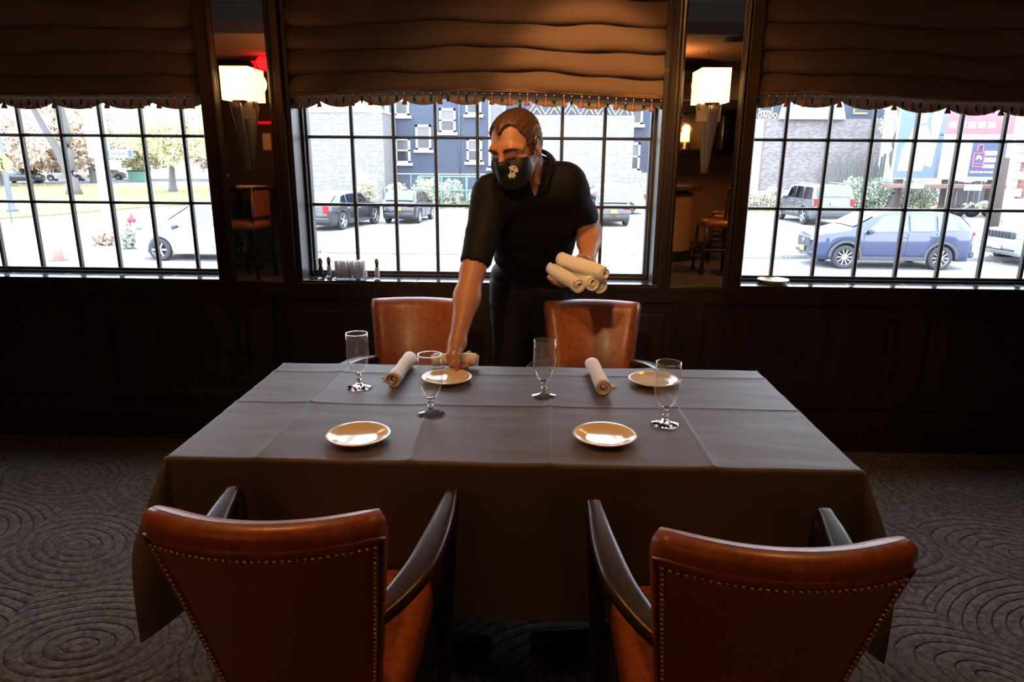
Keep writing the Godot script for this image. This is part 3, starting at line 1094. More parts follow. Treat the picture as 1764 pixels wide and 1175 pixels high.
func nets(st: SurfaceTool, prims: Array, lo: Vector3, hi: Vector3, h: float, X := Transform3D(), wave = null) -> void:
	var N := Vector3i(((hi - lo) / h).ceil()) + Vector3i.ONE
	var B := 5
	var val := PackedFloat32Array()
	val.resize(N.x * N.y * N.z)
	val.fill(1.0)
	var blocks := []
	var rad := B * h * 0.87
	for bz in range(0, N.z, B):
		for by in range(0, N.y, B):
			for bx in range(0, N.x, B):
				var c := lo + (Vector3(bx, by, bz) + Vector3.ONE * (B - 1) * 0.5) * h
				var d := field(prims, c)
				if d > rad + 0.02: continue
				if d < -rad - 0.03:
					for z in range(bz, mini(bz + B, N.z)):
						for y in range(by, mini(by + B, N.y)):
							for x in range(bx, mini(bx + B, N.x)): val[(z * N.y + y) * N.x + x] = -1.0
					continue
				var near := []
				for q in prims:
					var e := prim_d(q, c)
					if e < rad + q[2] + 0.012 + maxf(0.0, d): near.append(q)
				for z in range(bz, mini(bz + B, N.z)):
					for y in range(by, mini(by + B, N.y)):
						for x in range(bx, mini(bx + B, N.x)):
							val[(z * N.y + y) * N.x + x] = field(near, lo + Vector3(x, y, z) * h)
				blocks.append(Vector3i(bx, by, bz))
	var idx := {}
	var pos := []
	var sx := 1
	var sy := N.x
	var sz := N.x * N.y
	var corner := [0, sx, sy, sx + sy, sz, sz + sx, sz + sy, sz + sx + sy]
	var edges := [[0, 1], [2, 3], [4, 5], [6, 7], [0, 2], [1, 3], [4, 6], [5, 7], [0, 4], [1, 5], [2, 6], [3, 7]]
	var offs := [Vector3(0, 0, 0), Vector3(1, 0, 0), Vector3(0, 1, 0), Vector3(1, 1, 0), Vector3(0, 0, 1), Vector3(1, 0, 1), Vector3(0, 1, 1), Vector3(1, 1, 1)]
	for b in blocks:
		for z in range(maxi(b.z - 1, 0), mini(b.z + B, N.z - 1)):
			for y in range(maxi(b.y - 1, 0), mini(b.y + B, N.y - 1)):
				for x in range(maxi(b.x - 1, 0), mini(b.x + B, N.x - 1)):
					var i := (z * N.y + y) * N.x + x
					if idx.has(i): continue
					var neg := 0
					for c in 8:
						if val[i + corner[c]] < 0.0: neg += 1
					if neg == 0 or neg == 8: continue
					var s := Vector3.ZERO
					var n := 0
					for e in edges:
						var a: float = val[i + corner[e[0]]]
						var d: float = val[i + corner[e[1]]]
						if (a < 0.0) != (d < 0.0):
							s += offs[e[0]].lerp(offs[e[1]], a / (a - d)); n += 1
					idx[i] = pos.size()
					pos.append(lo + (Vector3(x, y, z) + s / n) * h)
	if wave != null:
		for i in pos.size(): pos[i] = wave.call(pos[i])
	for i in pos.size(): pos[i] = X * pos[i]
	st.set_smooth_group(0)
	for i in idx:
		var a: float = val[i]
		for ax in 3:
			var step: int = [sx, sy, sz][ax]
			var u: int = [sy, sz, sx][ax]
			var v: int = [sz, sx, sy][ax]
			var d: float = val[i + step]
			if (a < 0.0) == (d < 0.0): continue
			if not (idx.has(i - u) and idx.has(i - v) and idx.has(i - u - v)): continue
			var q := [pos[idx[i]], pos[idx[i - u]], pos[idx[i - u - v]], pos[idx[i - v]]]
			if a < 0.0: quad(st, q[3], q[2], q[1], q[0])
			else: quad(st, q[0], q[1], q[2], q[3])

func finger(P: Array, r0: float, r1: float) -> Array:
	# chain of phalanges with slightly thicker joints
	var out := []
	for i in P.size() - 1:
		var a := lerpf(r0, r1, i / float(P.size() - 1))
		var b := lerpf(r0, r1, (i + 1) / float(P.size() - 1))
		out.append(cap(P[i], P[i + 1], a, b, 0.004))
		if i > 0: out.append(cap(P[i], P[i], a * 1.07, a * 1.07, 0.004))
	return out

func build_person() -> void:
	var t := thing("person", "masked server in black polo shirt leaning over the table, rolled napkins in one hand", "person", Vector3.ZERO)
	# joints
	var pel := Vector3(-0.004, 0.937, -2.975)
	var neck := Vector3(-0.012, 1.405, -2.53)
	var sr := Vector3(-0.150, 1.318, -2.51)
	var er := Vector3(-0.216, 1.070, -2.405)
	var wr := Vector3(-0.259, 0.845, -2.275)
	var sl := Vector3(0.116, 1.362, -2.56)
	var el := Vector3(0.218, 1.187, -2.70)
	var wl := Vector3(0.194, 1.094, -2.475)
	var H := Transform3D(Basis.from_euler(Vector3(deg_to_rad(22.4), deg_to_rad(-30.0), deg_to_rad(3.0))), Vector3(-0.067, 1.499, -2.395))
	var hn := H * Vector3(0, -0.05, -0.035)
	# ---- skin: torso core, neck, arms, legs
	var P := [
		cap(pel + Vector3(-0.06, 0, 0), pel + Vector3(0.06, 0, 0), 0.105, 0.105, 0.05),
		cap(Vector3(-0.045, 1.09, -2.83), Vector3(0.045, 1.09, -2.83), 0.098, 0.098, 0.05),
		cap(Vector3(-0.070, 1.25, -2.65), Vector3(0.060, 1.26, -2.68), 0.098, 0.098, 0.06),
		cap(sr, sl, 0.058, 0.058, 0.05),
		cap(neck, neck.lerp(sl, 0.6), 0.052, 0.05, 0.04), cap(neck, neck.lerp(sr, 0.6), 0.052, 0.05, 0.04),
		cap(neck + Vector3(0.0, -0.02, 0.0), hn, 0.064, 0.057, 0.03),
		cap(H * Vector3(0.030, -0.055, -0.005), Vector3(0.012, 1.375, -2.445), 0.012, 0.010, 0.02),
		cap(sr, er, 0.052, 0.041, 0.04), cap(er, er.lerp(wr, 0.38), 0.040, 0.044, 0.03), cap(er.lerp(wr, 0.38), wr, 0.044, 0.027, 0.03),
		cap(sl, el, 0.052, 0.042, 0.04), cap(el, el.lerp(wl, 0.35), 0.041, 0.042, 0.03), cap(el.lerp(wl, 0.35), wl, 0.042, 0.028, 0.03),
		cap(pel + Vector3(-0.085, -0.03, 0), Vector3(-0.105, 0.50, -2.975), 0.088, 0.055, 0.04), cap(Vector3(-0.105, 0.50, -2.975), Vector3(-0.11, 0.09, -3.0), 0.055, 0.038, 0.03),
		cap(pel + Vector3(0.085, -0.03, 0), Vector3(0.10, 0.50, -3.0), 0.088, 0.055, 0.04), cap(Vector3(0.10, 0.50, -3.0), Vector3(0.105, 0.09, -3.04), 0.055, 0.038, 0.03)]
	var st := mk()
	nets(st, P, Vector3(-0.34, 0.03, -3.18), Vector3(0.32, 1.52, -2.22), 0.0105)
	# ---- right hand: thumb towards the table's near side, fingers curled under to the server's left
	var hand := [cap(er.lerp(wr, 0.80), wr, 0.031, 0.027, 0.02), cap(wr, Vector3(-0.272, 0.812, -2.250), 0.026, 0.020, 0.02), cap(wr + Vector3(0, -0.008, -0.008), Vector3(-0.272, 0.808, -2.272), 0.022, 0.019, 0.02),
		cap(wr + Vector3(0.004, -0.006, 0.010), Vector3(-0.262, 0.812, -2.232), 0.020, 0.018, 0.02)]
	hand += finger([Vector3(-0.282, 0.808, -2.230), Vector3(-0.272, 0.778, -2.214), Vector3(-0.246, 0.770, -2.210), Vector3(-0.220, 0.772, -2.212)], 0.0102, 0.0080)
	hand += finger([Vector3(-0.288, 0.802, -2.252), Vector3(-0.276, 0.772, -2.236), Vector3(-0.244, 0.769, -2.232), Vector3(-0.212, 0.776, -2.236)], 0.0104, 0.0080)
	hand += finger([Vector3(-0.286, 0.802, -2.272), Vector3(-0.270, 0.776, -2.258), Vector3(-0.240, 0.778, -2.254), Vector3(-0.213, 0.788, -2.258)], 0.0098, 0.0076)
	hand += finger([Vector3(-0.280, 0.806, -2.290), Vector3(-0.262, 0.788, -2.280), Vector3(-0.238, 0.793, -2.278), Vector3(-0.218, 0.803, -2.282)], 0.0088, 0.0070)
	hand += finger([wr + Vector3(0.006, -0.012, 0.016), Vector3(-0.257, 0.812, -2.208), Vector3(-0.256, 0.790, -2.192), Vector3(-0.252, 0.771, -2.188)], 0.0150, 0.0092)
	nets(st, hand, Vector3(-0.325, 0.742, -2.335), Vector3(-0.185, 0.915, -2.155), 0.0027)
	# ---- left hand: palm up under the napkins, thumb over the top roll
	hand = [cap(el.lerp(wl, 0.82), wl, 0.031, 0.028, 0.02), cap(wl, Vector3(0.150, 1.052, -2.430), 0.027, 0.020, 0.02), cap(wl + Vector3(0.0, -0.01, -0.012), Vector3(0.146, 1.040, -2.462), 0.023, 0.019, 0.02),
		cap(wl + Vector3(-0.006, 0, 0.012), Vector3(0.150, 1.050, -2.405), 0.020, 0.018, 0.02)]
	hand += finger([Vector3(0.140, 1.040, -2.395), Vector3(0.108, 1.028, -2.385), Vector3(0.084, 1.036, -2.382), Vector3(0.066, 1.048, -2.384)], 0.0102, 0.0080)
	hand += finger([Vector3(0.138, 1.034, -2.418), Vector3(0.100, 1.024, -2.410), Vector3(0.074, 1.034, -2.408), Vector3(0.056, 1.050, -2.410)], 0.0104, 0.0080)
	hand += finger([Vector3(0.138, 1.032, -2.442), Vector3(0.100, 1.024, -2.436), Vector3(0.076, 1.034, -2.436), Vector3(0.060, 1.050, -2.438)], 0.0098, 0.0076)
	hand += finger([Vector3(0.140, 1.034, -2.466), Vector3(0.110, 1.028, -2.462), Vector3(0.092, 1.038, -2.462), Vector3(0.080, 1.052, -2.464)], 0.0088, 0.0070)
	hand += finger([wl + Vector3(-0.002, 0.004, 0.020), Vector3(0.192, 1.112, -2.420), Vector3(0.176, 1.126, -2.398), Vector3(0.158, 1.130, -2.380)], 0.0150, 0.0094)
	nets(st, hand, Vector3(0.03, 0.995, -2.56), Vector3(0.245, 1.155, -2.355), 0.0028)
	# ---- head, in its own axes: x to his left, y up, z forward, eyes at y = 0
	var hp := [
		ell(Vector3(0, 0.030, -0.014), Vector3(0.0745, 0.081, 0.096), 0.02), ell(Vector3(0, -0.035, 0.034), Vector3(0.060, 0.086, 0.060), 0.03), ell(Vector3(0, -0.082, 0.030), Vector3(0.054, 0.036, 0.052), 0.025), ell(Vector3(0, -0.104, 0.066), Vector3(0.022, 0.017, 0.018), 0.02),
		cap(Vector3(-0.034, 0.019, 0.079), Vector3(0.034, 0.019, 0.079), 0.0125, 0.0125, 0.018),
		cap(Vector3(0.034, 0.019, 0.079), Vector3(0.056, 0.010, 0.058), 0.011, 0.009, 0.016), cap(Vector3(-0.034, 0.019, 0.079), Vector3(-0.056, 0.010, 0.058), 0.011, 0.009, 0.016),
		ell(Vector3(0.044, -0.030, 0.062), Vector3(0.021, 0.017, 0.022), 0.018), ell(Vector3(-0.044, -0.030, 0.062), Vector3(0.021, 0.017, 0.022), 0.018),
		ell(Vector3(0.032, 0.001, 0.094), Vector3(0.018, 0.0105, 0.013), 0.012, 1), ell(Vector3(-0.032, 0.001, 0.094), Vector3(0.018, 0.0105, 0.013), 0.012, 1),
		ell(Vector3(0.031, -0.002, 0.0755), Vector3(0.0145, 0.0118, 0.0125), 0.005), ell(Vector3(-0.031, -0.002, 0.0755), Vector3(0.0145, 0.0118, 0.0125), 0.005),
		cap(Vector3(0.018, -0.010, 0.0845), Vector3(0.044, -0.0085, 0.0785), 0.003, 0.003, 0.004), cap(Vector3(-0.018, -0.010, 0.0845), Vector3(-0.044, -0.0085, 0.0785), 0.003, 0.003, 0.004),
		cap(Vector3(0, 0.010, 0.090), Vector3(0, -0.036, 0.113), 0.0075, 0.0115, 0.012), ell(Vector3(0.009, -0.040, 0.102), Vector3(0.008, 0.008, 0.010), 0.008), ell(Vector3(-0.009, -0.040, 0.102), Vector3(0.008, 0.008, 0.010), 0.008),
		cap(Vector3(-0.016, -0.068, 0.088), Vector3(0.016, -0.068, 0.088), 0.008, 0.008, 0.01)]
	for s in [-1.0, 1.0]:
		var EB := Basis(Vector3.UP, s * 0.42) * Basis(Vector3.RIGHT, -0.18)
		hp.append(ell(Vector3(s * 0.0795, -0.010, -0.014), Vector3(0.0075, 0.033, 0.0195), 0.008, 0, EB))
		hp.append(ell(Vector3(s * 0.077, -0.034, -0.006), Vector3(0.0065, 0.012, 0.010), 0.008, 0, EB))
		hp.append(ell(Vector3(s * 0.0885, -0.008, -0.010), Vector3(0.0055, 0.021, 0.0105), 0.005, 1, EB))
		hp.append(ell(Vector3(s * 0.078, -0.012, 0.003), Vector3(0.005, 0.009, 0.005), 0.005, 0))
	hp.append(cap(Vector3(0, -0.055, -0.030), H.affine_inverse() * (neck.lerp(hn, 0.35)), 0.057, 0.060, 0.03))
	nets(st, hp, Vector3(-0.10, -0.20, -0.135), Vector3(0.10, 0.14, 0.135), 0.0033, H)
	var body := obj("body", st, M.skin, t)
	# brows and lashes
	for s in [-1.0, 1.0]:
		st = mk()
		tube(st, spline([H * Vector3(s * 0.013, 0.0150, 0.0960), H * Vector3(s * 0.028, 0.0215, 0.0965), H * Vector3(s * 0.045, 0.0205, 0.0895), H * Vector3(s * 0.060, 0.0125, 0.0735)], 12), [[0.003, 0.0026], [0.0042, 0.003], [0.0044, 0.003], [0.0044, 0.003], [0.0042, 0.003], [0.004, 0.003], [0.004, 0.003], [0.0036, 0.0028], [0.0032, 0.0026], [0.0028, 0.0024], [0.002, 0.002], [0.001, 0.001]], 8, H.basis.z)
		obj("eyebrow", st, M.brow, t)
		st = mk()
		tube(st, spline([H * Vector3(s * 0.0175, -0.0085, 0.0865), H * Vector3(s * 0.026, -0.0110, 0.0898), H * Vector3(s * 0.036, -0.0108, 0.0888), H * Vector3(s * 0.0465, -0.0066, 0.0812)], 10), [0.0017], 6)
		obj("eyelash", st, M.brow, t)
	# hair combed back
	var hair := [ell(Vector3(0, 0.031, -0.018), Vector3(0.0785, 0.0852, 0.1000), 0.01), ell(Vector3(0, 0.042, 0.030), Vector3(0.0625, 0.0632, 0.0600), 0.02), ell(Vector3(0, -0.010, -0.050), Vector3(0.068, 0.062, 0.060), 0.02),
		cap(Vector3(0.0725, 0.02, 0.016), Vector3(0.0715, -0.022, 0.018), 0.008, 0.006, 0.008), cap(Vector3(-0.0725, 0.02, 0.016), Vector3(-0.0715, -0.022, 0.018), 0.008, 0.006, 0.008),
		ell(Vector3(0, 0.000, 0.104), Vector3(0.064, 0.073, 0.066), 0.003, 1), ell(Vector3(0.040, 0.054, 0.088), Vector3(0.036, 0.050, 0.052), 0.003, 1), ell(Vector3(-0.040, 0.054, 0.088), Vector3(0.036, 0.050, 0.052), 0.003, 1), ell(Vector3(0.060, 0.030, 0.070), Vector3(0.030, 0.034, 0.040), 0.003, 1), ell(Vector3(-0.060, 0.030, 0.070), Vector3(0.030, 0.034, 0.040), 0.003, 1),
		ell(Vector3(0, -0.025, 0.106), Vector3(0.115, 0.066, 0.084), 0.006, 1),
		ell(Vector3(0.085, -0.012, -0.010), Vector3(0.02, 0.032, 0.024), 0.004, 1), ell(Vector3(-0.085, -0.012, -0.010), Vector3(0.02, 0.032, 0.024), 0.004, 1),
		cut_above(Vector3(0, -1, 0.25), Vector3(0, -0.058, 0), 0.01)]
	var hz := FastNoiseLite.new()
	hz.seed = 9; hz.frequency = 9.0
	st = mk()
	nets(st, hair, Vector3(-0.105, -0.085, -0.145), Vector3(0.105, 0.155, 0.115), 0.0030, H, func(p: Vector3) -> Vector3:
		var q := p - Vector3(0, 0.03, -0.015)
		var a := atan2(p.x, p.y + 0.02)
		var l := sin(a * 34.0 + 3.0 * hz.get_noise_3d(p.x * 2.0, p.y * 2.0, p.z * 5.0)) * 0.6 + 0.8 * hz.get_noise_2d(a * 7.0, p.z * 3.0)
		return p + q.normalized() * (0.0018 * l))
	obj("hair", st, M.hair, t)
	# face mask with straps and a small pale bison print
	var mask := [cap(Vector3(0, -0.022, 0.104), Vector3(0, -0.090, 0.090), 0.0215, 0.0190, 0.02), ell(Vector3(0, -0.058, 0.045), Vector3(0.0655, 0.066, 0.060), 0.03), ell(Vector3(0.043, -0.040, 0.060), Vector3(0.0255, 0.030, 0.030), 0.02), ell(Vector3(-0.043, -0.040, 0.060), Vector3(0.0255, 0.030, 0.030), 0.02),
		ell(Vector3(0, -0.092, 0.056), Vector3(0.038, 0.028, 0.044), 0.03),
		cut_above(Vector3(0, 1, 0.12), Vector3(0, -0.012, 0.110), 0.003), cut_above(Vector3(0, 0.35, -1), Vector3(0, -0.03, 0.014), 0.003)]
	st = mk()
	nets(st, mask, Vector3(-0.085, -0.145, 0.0), Vector3(0.085, 0.01, 0.14), 0.0030, H, func(p: Vector3) -> Vector3:
		return p + Vector3(0, 0, 0.0016 * exp(-p.x * p.x / 0.00001)) + Vector3(0, 0, 0.0012 * sin(p.y * 160.0 + p.x * 60.0)))
	obj("face_mask", st, M.mask, t)
	for s in [-1.0, 1.0]:
		st = mk()
		tube(st, spline([H * Vector3(s * 0.066, -0.028, 0.030), H * Vector3(s * 0.0790, -0.012, 0.018), H * Vector3(s * 0.0850, 0.012, 0.004), H * Vector3(s * 0.0850, 0.022, -0.016), H * Vector3(s * 0.0760, 0.005, -0.034)], 14), [[0.0032, 0.0018]], 6)
		obj("mask_strap", st, M.mask, t)
	# bison mark: flat print following the mask's cheek
	var bis := pv([-0.0155, -0.0020, -0.0125, 0.0065, -0.0070, 0.0120, 0.0000, 0.0155, 0.0075, 0.0150, 0.0130, 0.0105, 0.0150, 0.0030, 0.0135, -0.0050, 0.0090, -0.0060, 0.0065, -0.0015, 0.0040, -0.0060, 0.0015, -0.0150, -0.0010, -0.0090, -0.0045, -0.0165, -0.0075, -0.0090, -0.0115, -0.0120])
	var holes := [pv([-0.004, 0.001, 0.0, 0.006, 0.004, 0.001, 0.0, -0.001]), pv([0.0065, 0.0085, 0.0095, 0.0100, 0.0105, 0.0065, 0.0075, 0.0055])]
	var mc := field_face(mask, Vector3(0.033, -0.052, 0.0), 0.16)
	var mx := field_face(mask, Vector3(0.043, -0.052, 0.0), 0.16)
	var my := field_face(mask, Vector3(0.033, -0.042, 0.0), 0.16)
	var bx := (mx - mc).normalized()
	var bz := bx.cross((my - mc).normalized()).normalized()
	var BB := H * Transform3D(Basis(bx, bz.cross(bx), bz), mc + bz * 0.0010)
	st = mk(true)
	var tr := Geometry2D.triangulate_polygon(bis)
	for e in [[bis, 0.0, M.white_print, "bison_print"], [holes[0], 0.0006, M.mask, "print_gap"], [holes[1], 0.0006, M.mask, "print_gap"]]:
		st = mk()
		prism(st, e[0], 0.0007, BB * Transform3D(Basis(Vector3.BACK, 0.25).scaled(Vector3(1.35, 1.35, 1.0)), Vector3(0, 0, e[1])))
		obj(e[3], st, e[2], t)
	# ---- polo shirt
	var S := [
		cap(pel + Vector3(-0.055, 0.015, 0.004), pel + Vector3(0.055, 0.015, 0.004), 0.125, 0.125, 0.05),
		cap(Vector3(-0.047, 1.085, -2.84), Vector3(0.047, 1.085, -2.84), 0.116, 0.113, 0.06),
		cap(Vector3(-0.070, 1.25, -2.65), Vector3(0.060, 1.26, -2.68), 0.114, 0.114, 0.07),
		cap(Vector3(-0.056, 1.17, -2.745), Vector3(0.052, 1.17, -2.765), 0.112, 0.112, 0.07), cap(sr, sl, 0.071, 0.069, 0.06), cap(neck, neck.lerp(sl, 0.75), 0.062, 0.062, 0.05), cap(neck, neck.lerp(sr, 0.75), 0.062, 0.060, 0.05),
		cap(sr, sr.lerp(er, 0.93), 0.070, 0.054, 0.05), cap(sl, sl.lerp(el, 0.70), 0.069, 0.058, 0.05),
		cap(neck.lerp(hn, 0.45), H * Vector3(0, -0.02, -0.01), 0.068, 0.085, 0.012, 1),
		cap(H * Vector3(0.010, -0.13, 0.02), Vector3(0.000, 1.336, -2.452), 0.034, 0.006, 0.012, 1),
		cap(Vector3(0.0, 1.375, -2.44), Vector3(0.000, 1.325, -2.50), 0.030, 0.004, 0.010, 1),
		cut_above(er - sr, sr.lerp(er, 0.90), 0.003) if false else cap(er.lerp(wr, 0.02), er.lerp(wr, 0.4), 0.058, 0.08, 0.003, 1),
		cap(sl.lerp(el, 0.96) + Vector3(0.02, 0, 0), sl.lerp(el, 1.5) + Vector3(0.02, 0, 0), 0.060, 0.08, 0.003, 1), cap(el.lerp(wl, 0.2), wl, 0.06, 0.08, 0.003, 1),
		cut_above(Vector3(0, -1, 0.1), Vector3(0, 0.912, -2.96), 0.004)]
	var nz := FastNoiseLite.new()
	nz.seed = 4; nz.frequency = 5.0; nz.fractal_octaves = 3
	st = mk()
	nets(st, S, Vector3(-0.36, 0.86, -3.16), Vector3(0.34, 1.52, -2.26), 0.0085, Transform3D(), func(p: Vector3) -> Vector3:
		var c := Vector3(-0.003, p.y, lerpf(-2.95, -2.55, clampf((p.y - 0.95) / 0.4, 0, 1)))
		var n := (p - c).normalized()
		var w := nz.get_noise_3d(p.x * 0.8, p.y * 1.6 + p.x * 0.6, p.z * 0.8) * 0.010 + 0.0035 * sin(p.y * 60.0 + p.x * 26.0 + p.z * 18.0) * smoothstep(1.25, 1.0, p.y)
		return p + n * w)
	obj("polo_shirt", st, M.shirt, t)
	# collar: two folded wings round the neck
	st = mk()
	var up := (hn - neck).normalized()
	var fw := (Vector3(0.05, 0.0, 1.0) - up * up.dot(Vector3(0.05, 0.0, 1.0))).normalized()
	var rt := up.cross(fw).normalized()
	var rows := []
	for i in 29:
		var a := lerpf(0.42, TAU - 0.42, i / 28.0)
		var fr := pow(maxf(0.0, cos(a)), 1.5)
		var d := rt * sin(a) + fw * cos(a)
		var b0 := neck + up * (0.018 - 0.040 * fr)
		rows.append(PackedVector3Array([b0 + d * (0.078 + 0.006 * fr), b0 + up * 0.030 + d * 0.074, b0 + up * 0.034 + d * 0.078, b0 + up * 0.012 + d * (0.090 + 0.004 * fr), b0 - up * (0.004 + 0.016 * fr) + d * (0.098 + 0.008 * fr), b0 - up * (0.006 + 0.016 * fr) + d * (0.094 + 0.008 * fr)]))
	grid(st, rows, true, true, true)
	obj("collar", st, M.shirt, t)
	for s in [-1.0, 1.0]:
		st = mk()
		rows = []
		for i in 9:
			var v := i / 8.0
			var r := PackedVector3Array()
			for j in 6:
				var u := j / 5.0
				var a := Vector2(-0.004 + s * 0.036, 1.446).lerp(Vector2(0.001 + s * 0.004, 1.330), v)
				var b := Vector2(-0.004 + s * 0.074, 1.436).lerp(Vector2(0.001 + s * 0.040, 1.342), v)
				var q := a.lerp(b, u)
				var w := field_face(S + [P[6]], Vector3(q.x, q.y, 0), -2.25)
				r.append(w + Vector3(0, 0, 0.004 + 0.005 * u))
			rows.append(r)
		var back := []
		for r in rows:
			var q := PackedVector3Array(r)
			for j in range(5, -1, -1): q.append(r[j] - Vector3(0, 0, 0.0028))
			back.append(q)
		grid(st, back, true, true, true)
		obj("collar_wing", st, M.shirt, t)
	# ---- trousers, belt loop line, shoes
	var T := [
		cap(pel + Vector3(-0.062, -0.03, 0), pel + Vector3(0.062, -0.03, 0), 0.112, 0.112, 0.05), cap(pel + Vector3(-0.055, 0.06, 0.01), pel + Vector3(0.055, 0.06, 0.01), 0.108, 0.108, 0.05),
		cap(pel + Vector3(-0.088, -0.04, 0), Vector3(-0.105, 0.50, -2.975), 0.100, 0.070, 0.04), cap(Vector3(-0.105, 0.50, -2.975), Vector3(-0.11, 0.06, -3.0), 0.070, 0.062, 0.03),
		cap(pel + Vector3(0.088, -0.04, 0), Vector3(0.10, 0.50, -3.0), 0.100, 0.070, 0.04), cap(Vector3(0.10, 0.50, -3.0), Vector3(0.105, 0.06, -3.04), 0.070, 0.062, 0.03),
		cut_above(Vector3(0, -1, 0), Vector3(0, 0.045, 0), 0.004), cut_above(Vector3(0, 1, 0), Vector3(0, 1.03, 0), 0.004)]
	st = mk()
	nets(st, T, Vector3(-0.25, 0.03, -3.20), Vector3(0.25, 1.06, -2.80), 0.0095, Transform3D(), func(p: Vector3) -> Vector3:
		var c := Vector3(-0.105 if p.x < 0.0 else 0.10, p.y, -2.985)
		return p + (p - c).normalized() * (nz.get_noise_3d(p.x * 1.2, p.y * 1.1, p.z * 1.2) * 0.011 + 0.004 * sin(p.y * 48.0 + p.x * 40.0) * smoothstep(0.8, 0.92, p.y)))
	obj("trousers", st, M.trouser, t)
	for s in [-1.0, 1.0]:
		st = mk()
		var fx := Vector3(-0.11 if s < 0 else 0.105, 0.0, -3.0 if s < 0 else -3.04)
		nets(st, [cap(fx + Vector3(0, 0.045, -0.03), fx + Vector3(s * 0.03, 0.034, 0.17), 0.044, 0.034, 0.02), cap(fx + Vector3(0, 0.05, -0.02), fx + Vector3(0, 0.09, 0.0), 0.040, 0.038, 0.02), cut_above(Vector3(0, -1, 0), fx + Vector3(0, 0.002, 0), 0.003)], fx + Vector3(-0.09, -0.005, -0.10), fx + Vector3(0.09, 0.14, 0.23), 0.007)
		obj("shoe", st, M.black_wood, t)

func field_face(prims: Array, p: Vector3, z: float) -> Vector3:
	# where the surface is met going inwards along -z
	var q := Vector3(p.x, p.y, z)
	for i in 60:
		var d := field(prims, q)
		if d < 0.0004: break
		q.z -= maxf(0.0004, d * 0.7)
	return q
# ---------------------------------------------------------------- the street outside
const GY := -1.4
var rng := RandomNumberGenerator.new()

func brick_tex(base: Color, mortar: Color, vary: float, sd: int) -> ImageTexture:
	var im := Image.create(256, 256, false, Image.FORMAT_RGB8)
	im.fill(mortar)
	var r := RandomNumberGenerator.new()
	r.seed = sd
	for j in 16:
		for i in range(-1, 8):
			var c := base.lightened(r.randf() * vary) if r.randf() > 0.5 else base.darkened(r.randf() * vary)
			c.r += r.randf_range(-0.04, 0.05)
			im.fill_rect(Rect2i(i * 32 + (16 if j % 2 else 0) + 1, j * 16 + 1, 29, 13), c)
			if (j % 2) and i == -1: im.fill_rect(Rect2i(240, j * 16 + 1, 16, 13), c)
	return ImageTexture.create_from_image(im)

func leaf_mesh(s: float, n: int, spread: float, sd: int) -> ArrayMesh:
	var r := RandomNumberGenerator.new()
	r.seed = sd
	var st := mk(true)
	for i in n:
		var c := Vector3(r.randf_range(-1, 1), r.randf_range(-1, 1), r.randf_range(-1, 1)) * spread
		var a := Vector3(r.randf_range(-1, 1), r.randf_range(-1, 1), r.randf_range(-1, 1)).normalized()
		var b := a.cross(Vector3(r.randf_range(-1, 1), r.randf_range(-1, 1), r.randf_range(-1, 1))).normalized()
		var k := a.cross(b) * s * 0.18
		tri(st, c - a * s, c + b * s * 0.5 + k, c + a * s)
		tri(st, c - a * s, c + a * s, c - b * s * 0.5 + k)
	return mesh_of(st)

func leaves(parent: Node, called: String, pts: Array, s: float, cols: Array, sd: int) -> void:
	var r := RandomNumberGenerator.new()
	r.seed = sd
	var mm := MultiMesh.new()
	mm.transform_format = MultiMesh.TRANSFORM_3D
	mm.use_colors = true
	mm.mesh = leaf_mesh(s, 5, s * 1.5, sd)
	mm.instance_count = pts.size()
	for i in pts.size():
		var B := Basis.from_euler(Vector3(r.randf() * 6.28, r.randf() * 6.28, r.randf() * 6.28)).scaled(Vector3.ONE * r.randf_range(0.7, 1.3))
		mm.set_instance_transform(i, Transform3D(B, pts[i]))
		var c: Color = cols[r.randi() % cols.size()]
		mm.set_instance_color(i, c.lightened(r.randf() * 0.12) if r.randf() > 0.5 else c.darkened(r.randf() * 0.3))
	var o := MultiMeshInstance3D.new()
	o.multimesh = mm; o.name = called; o.material_override = M.leaf
	parent.add_child(o, true)
	stuff(o)

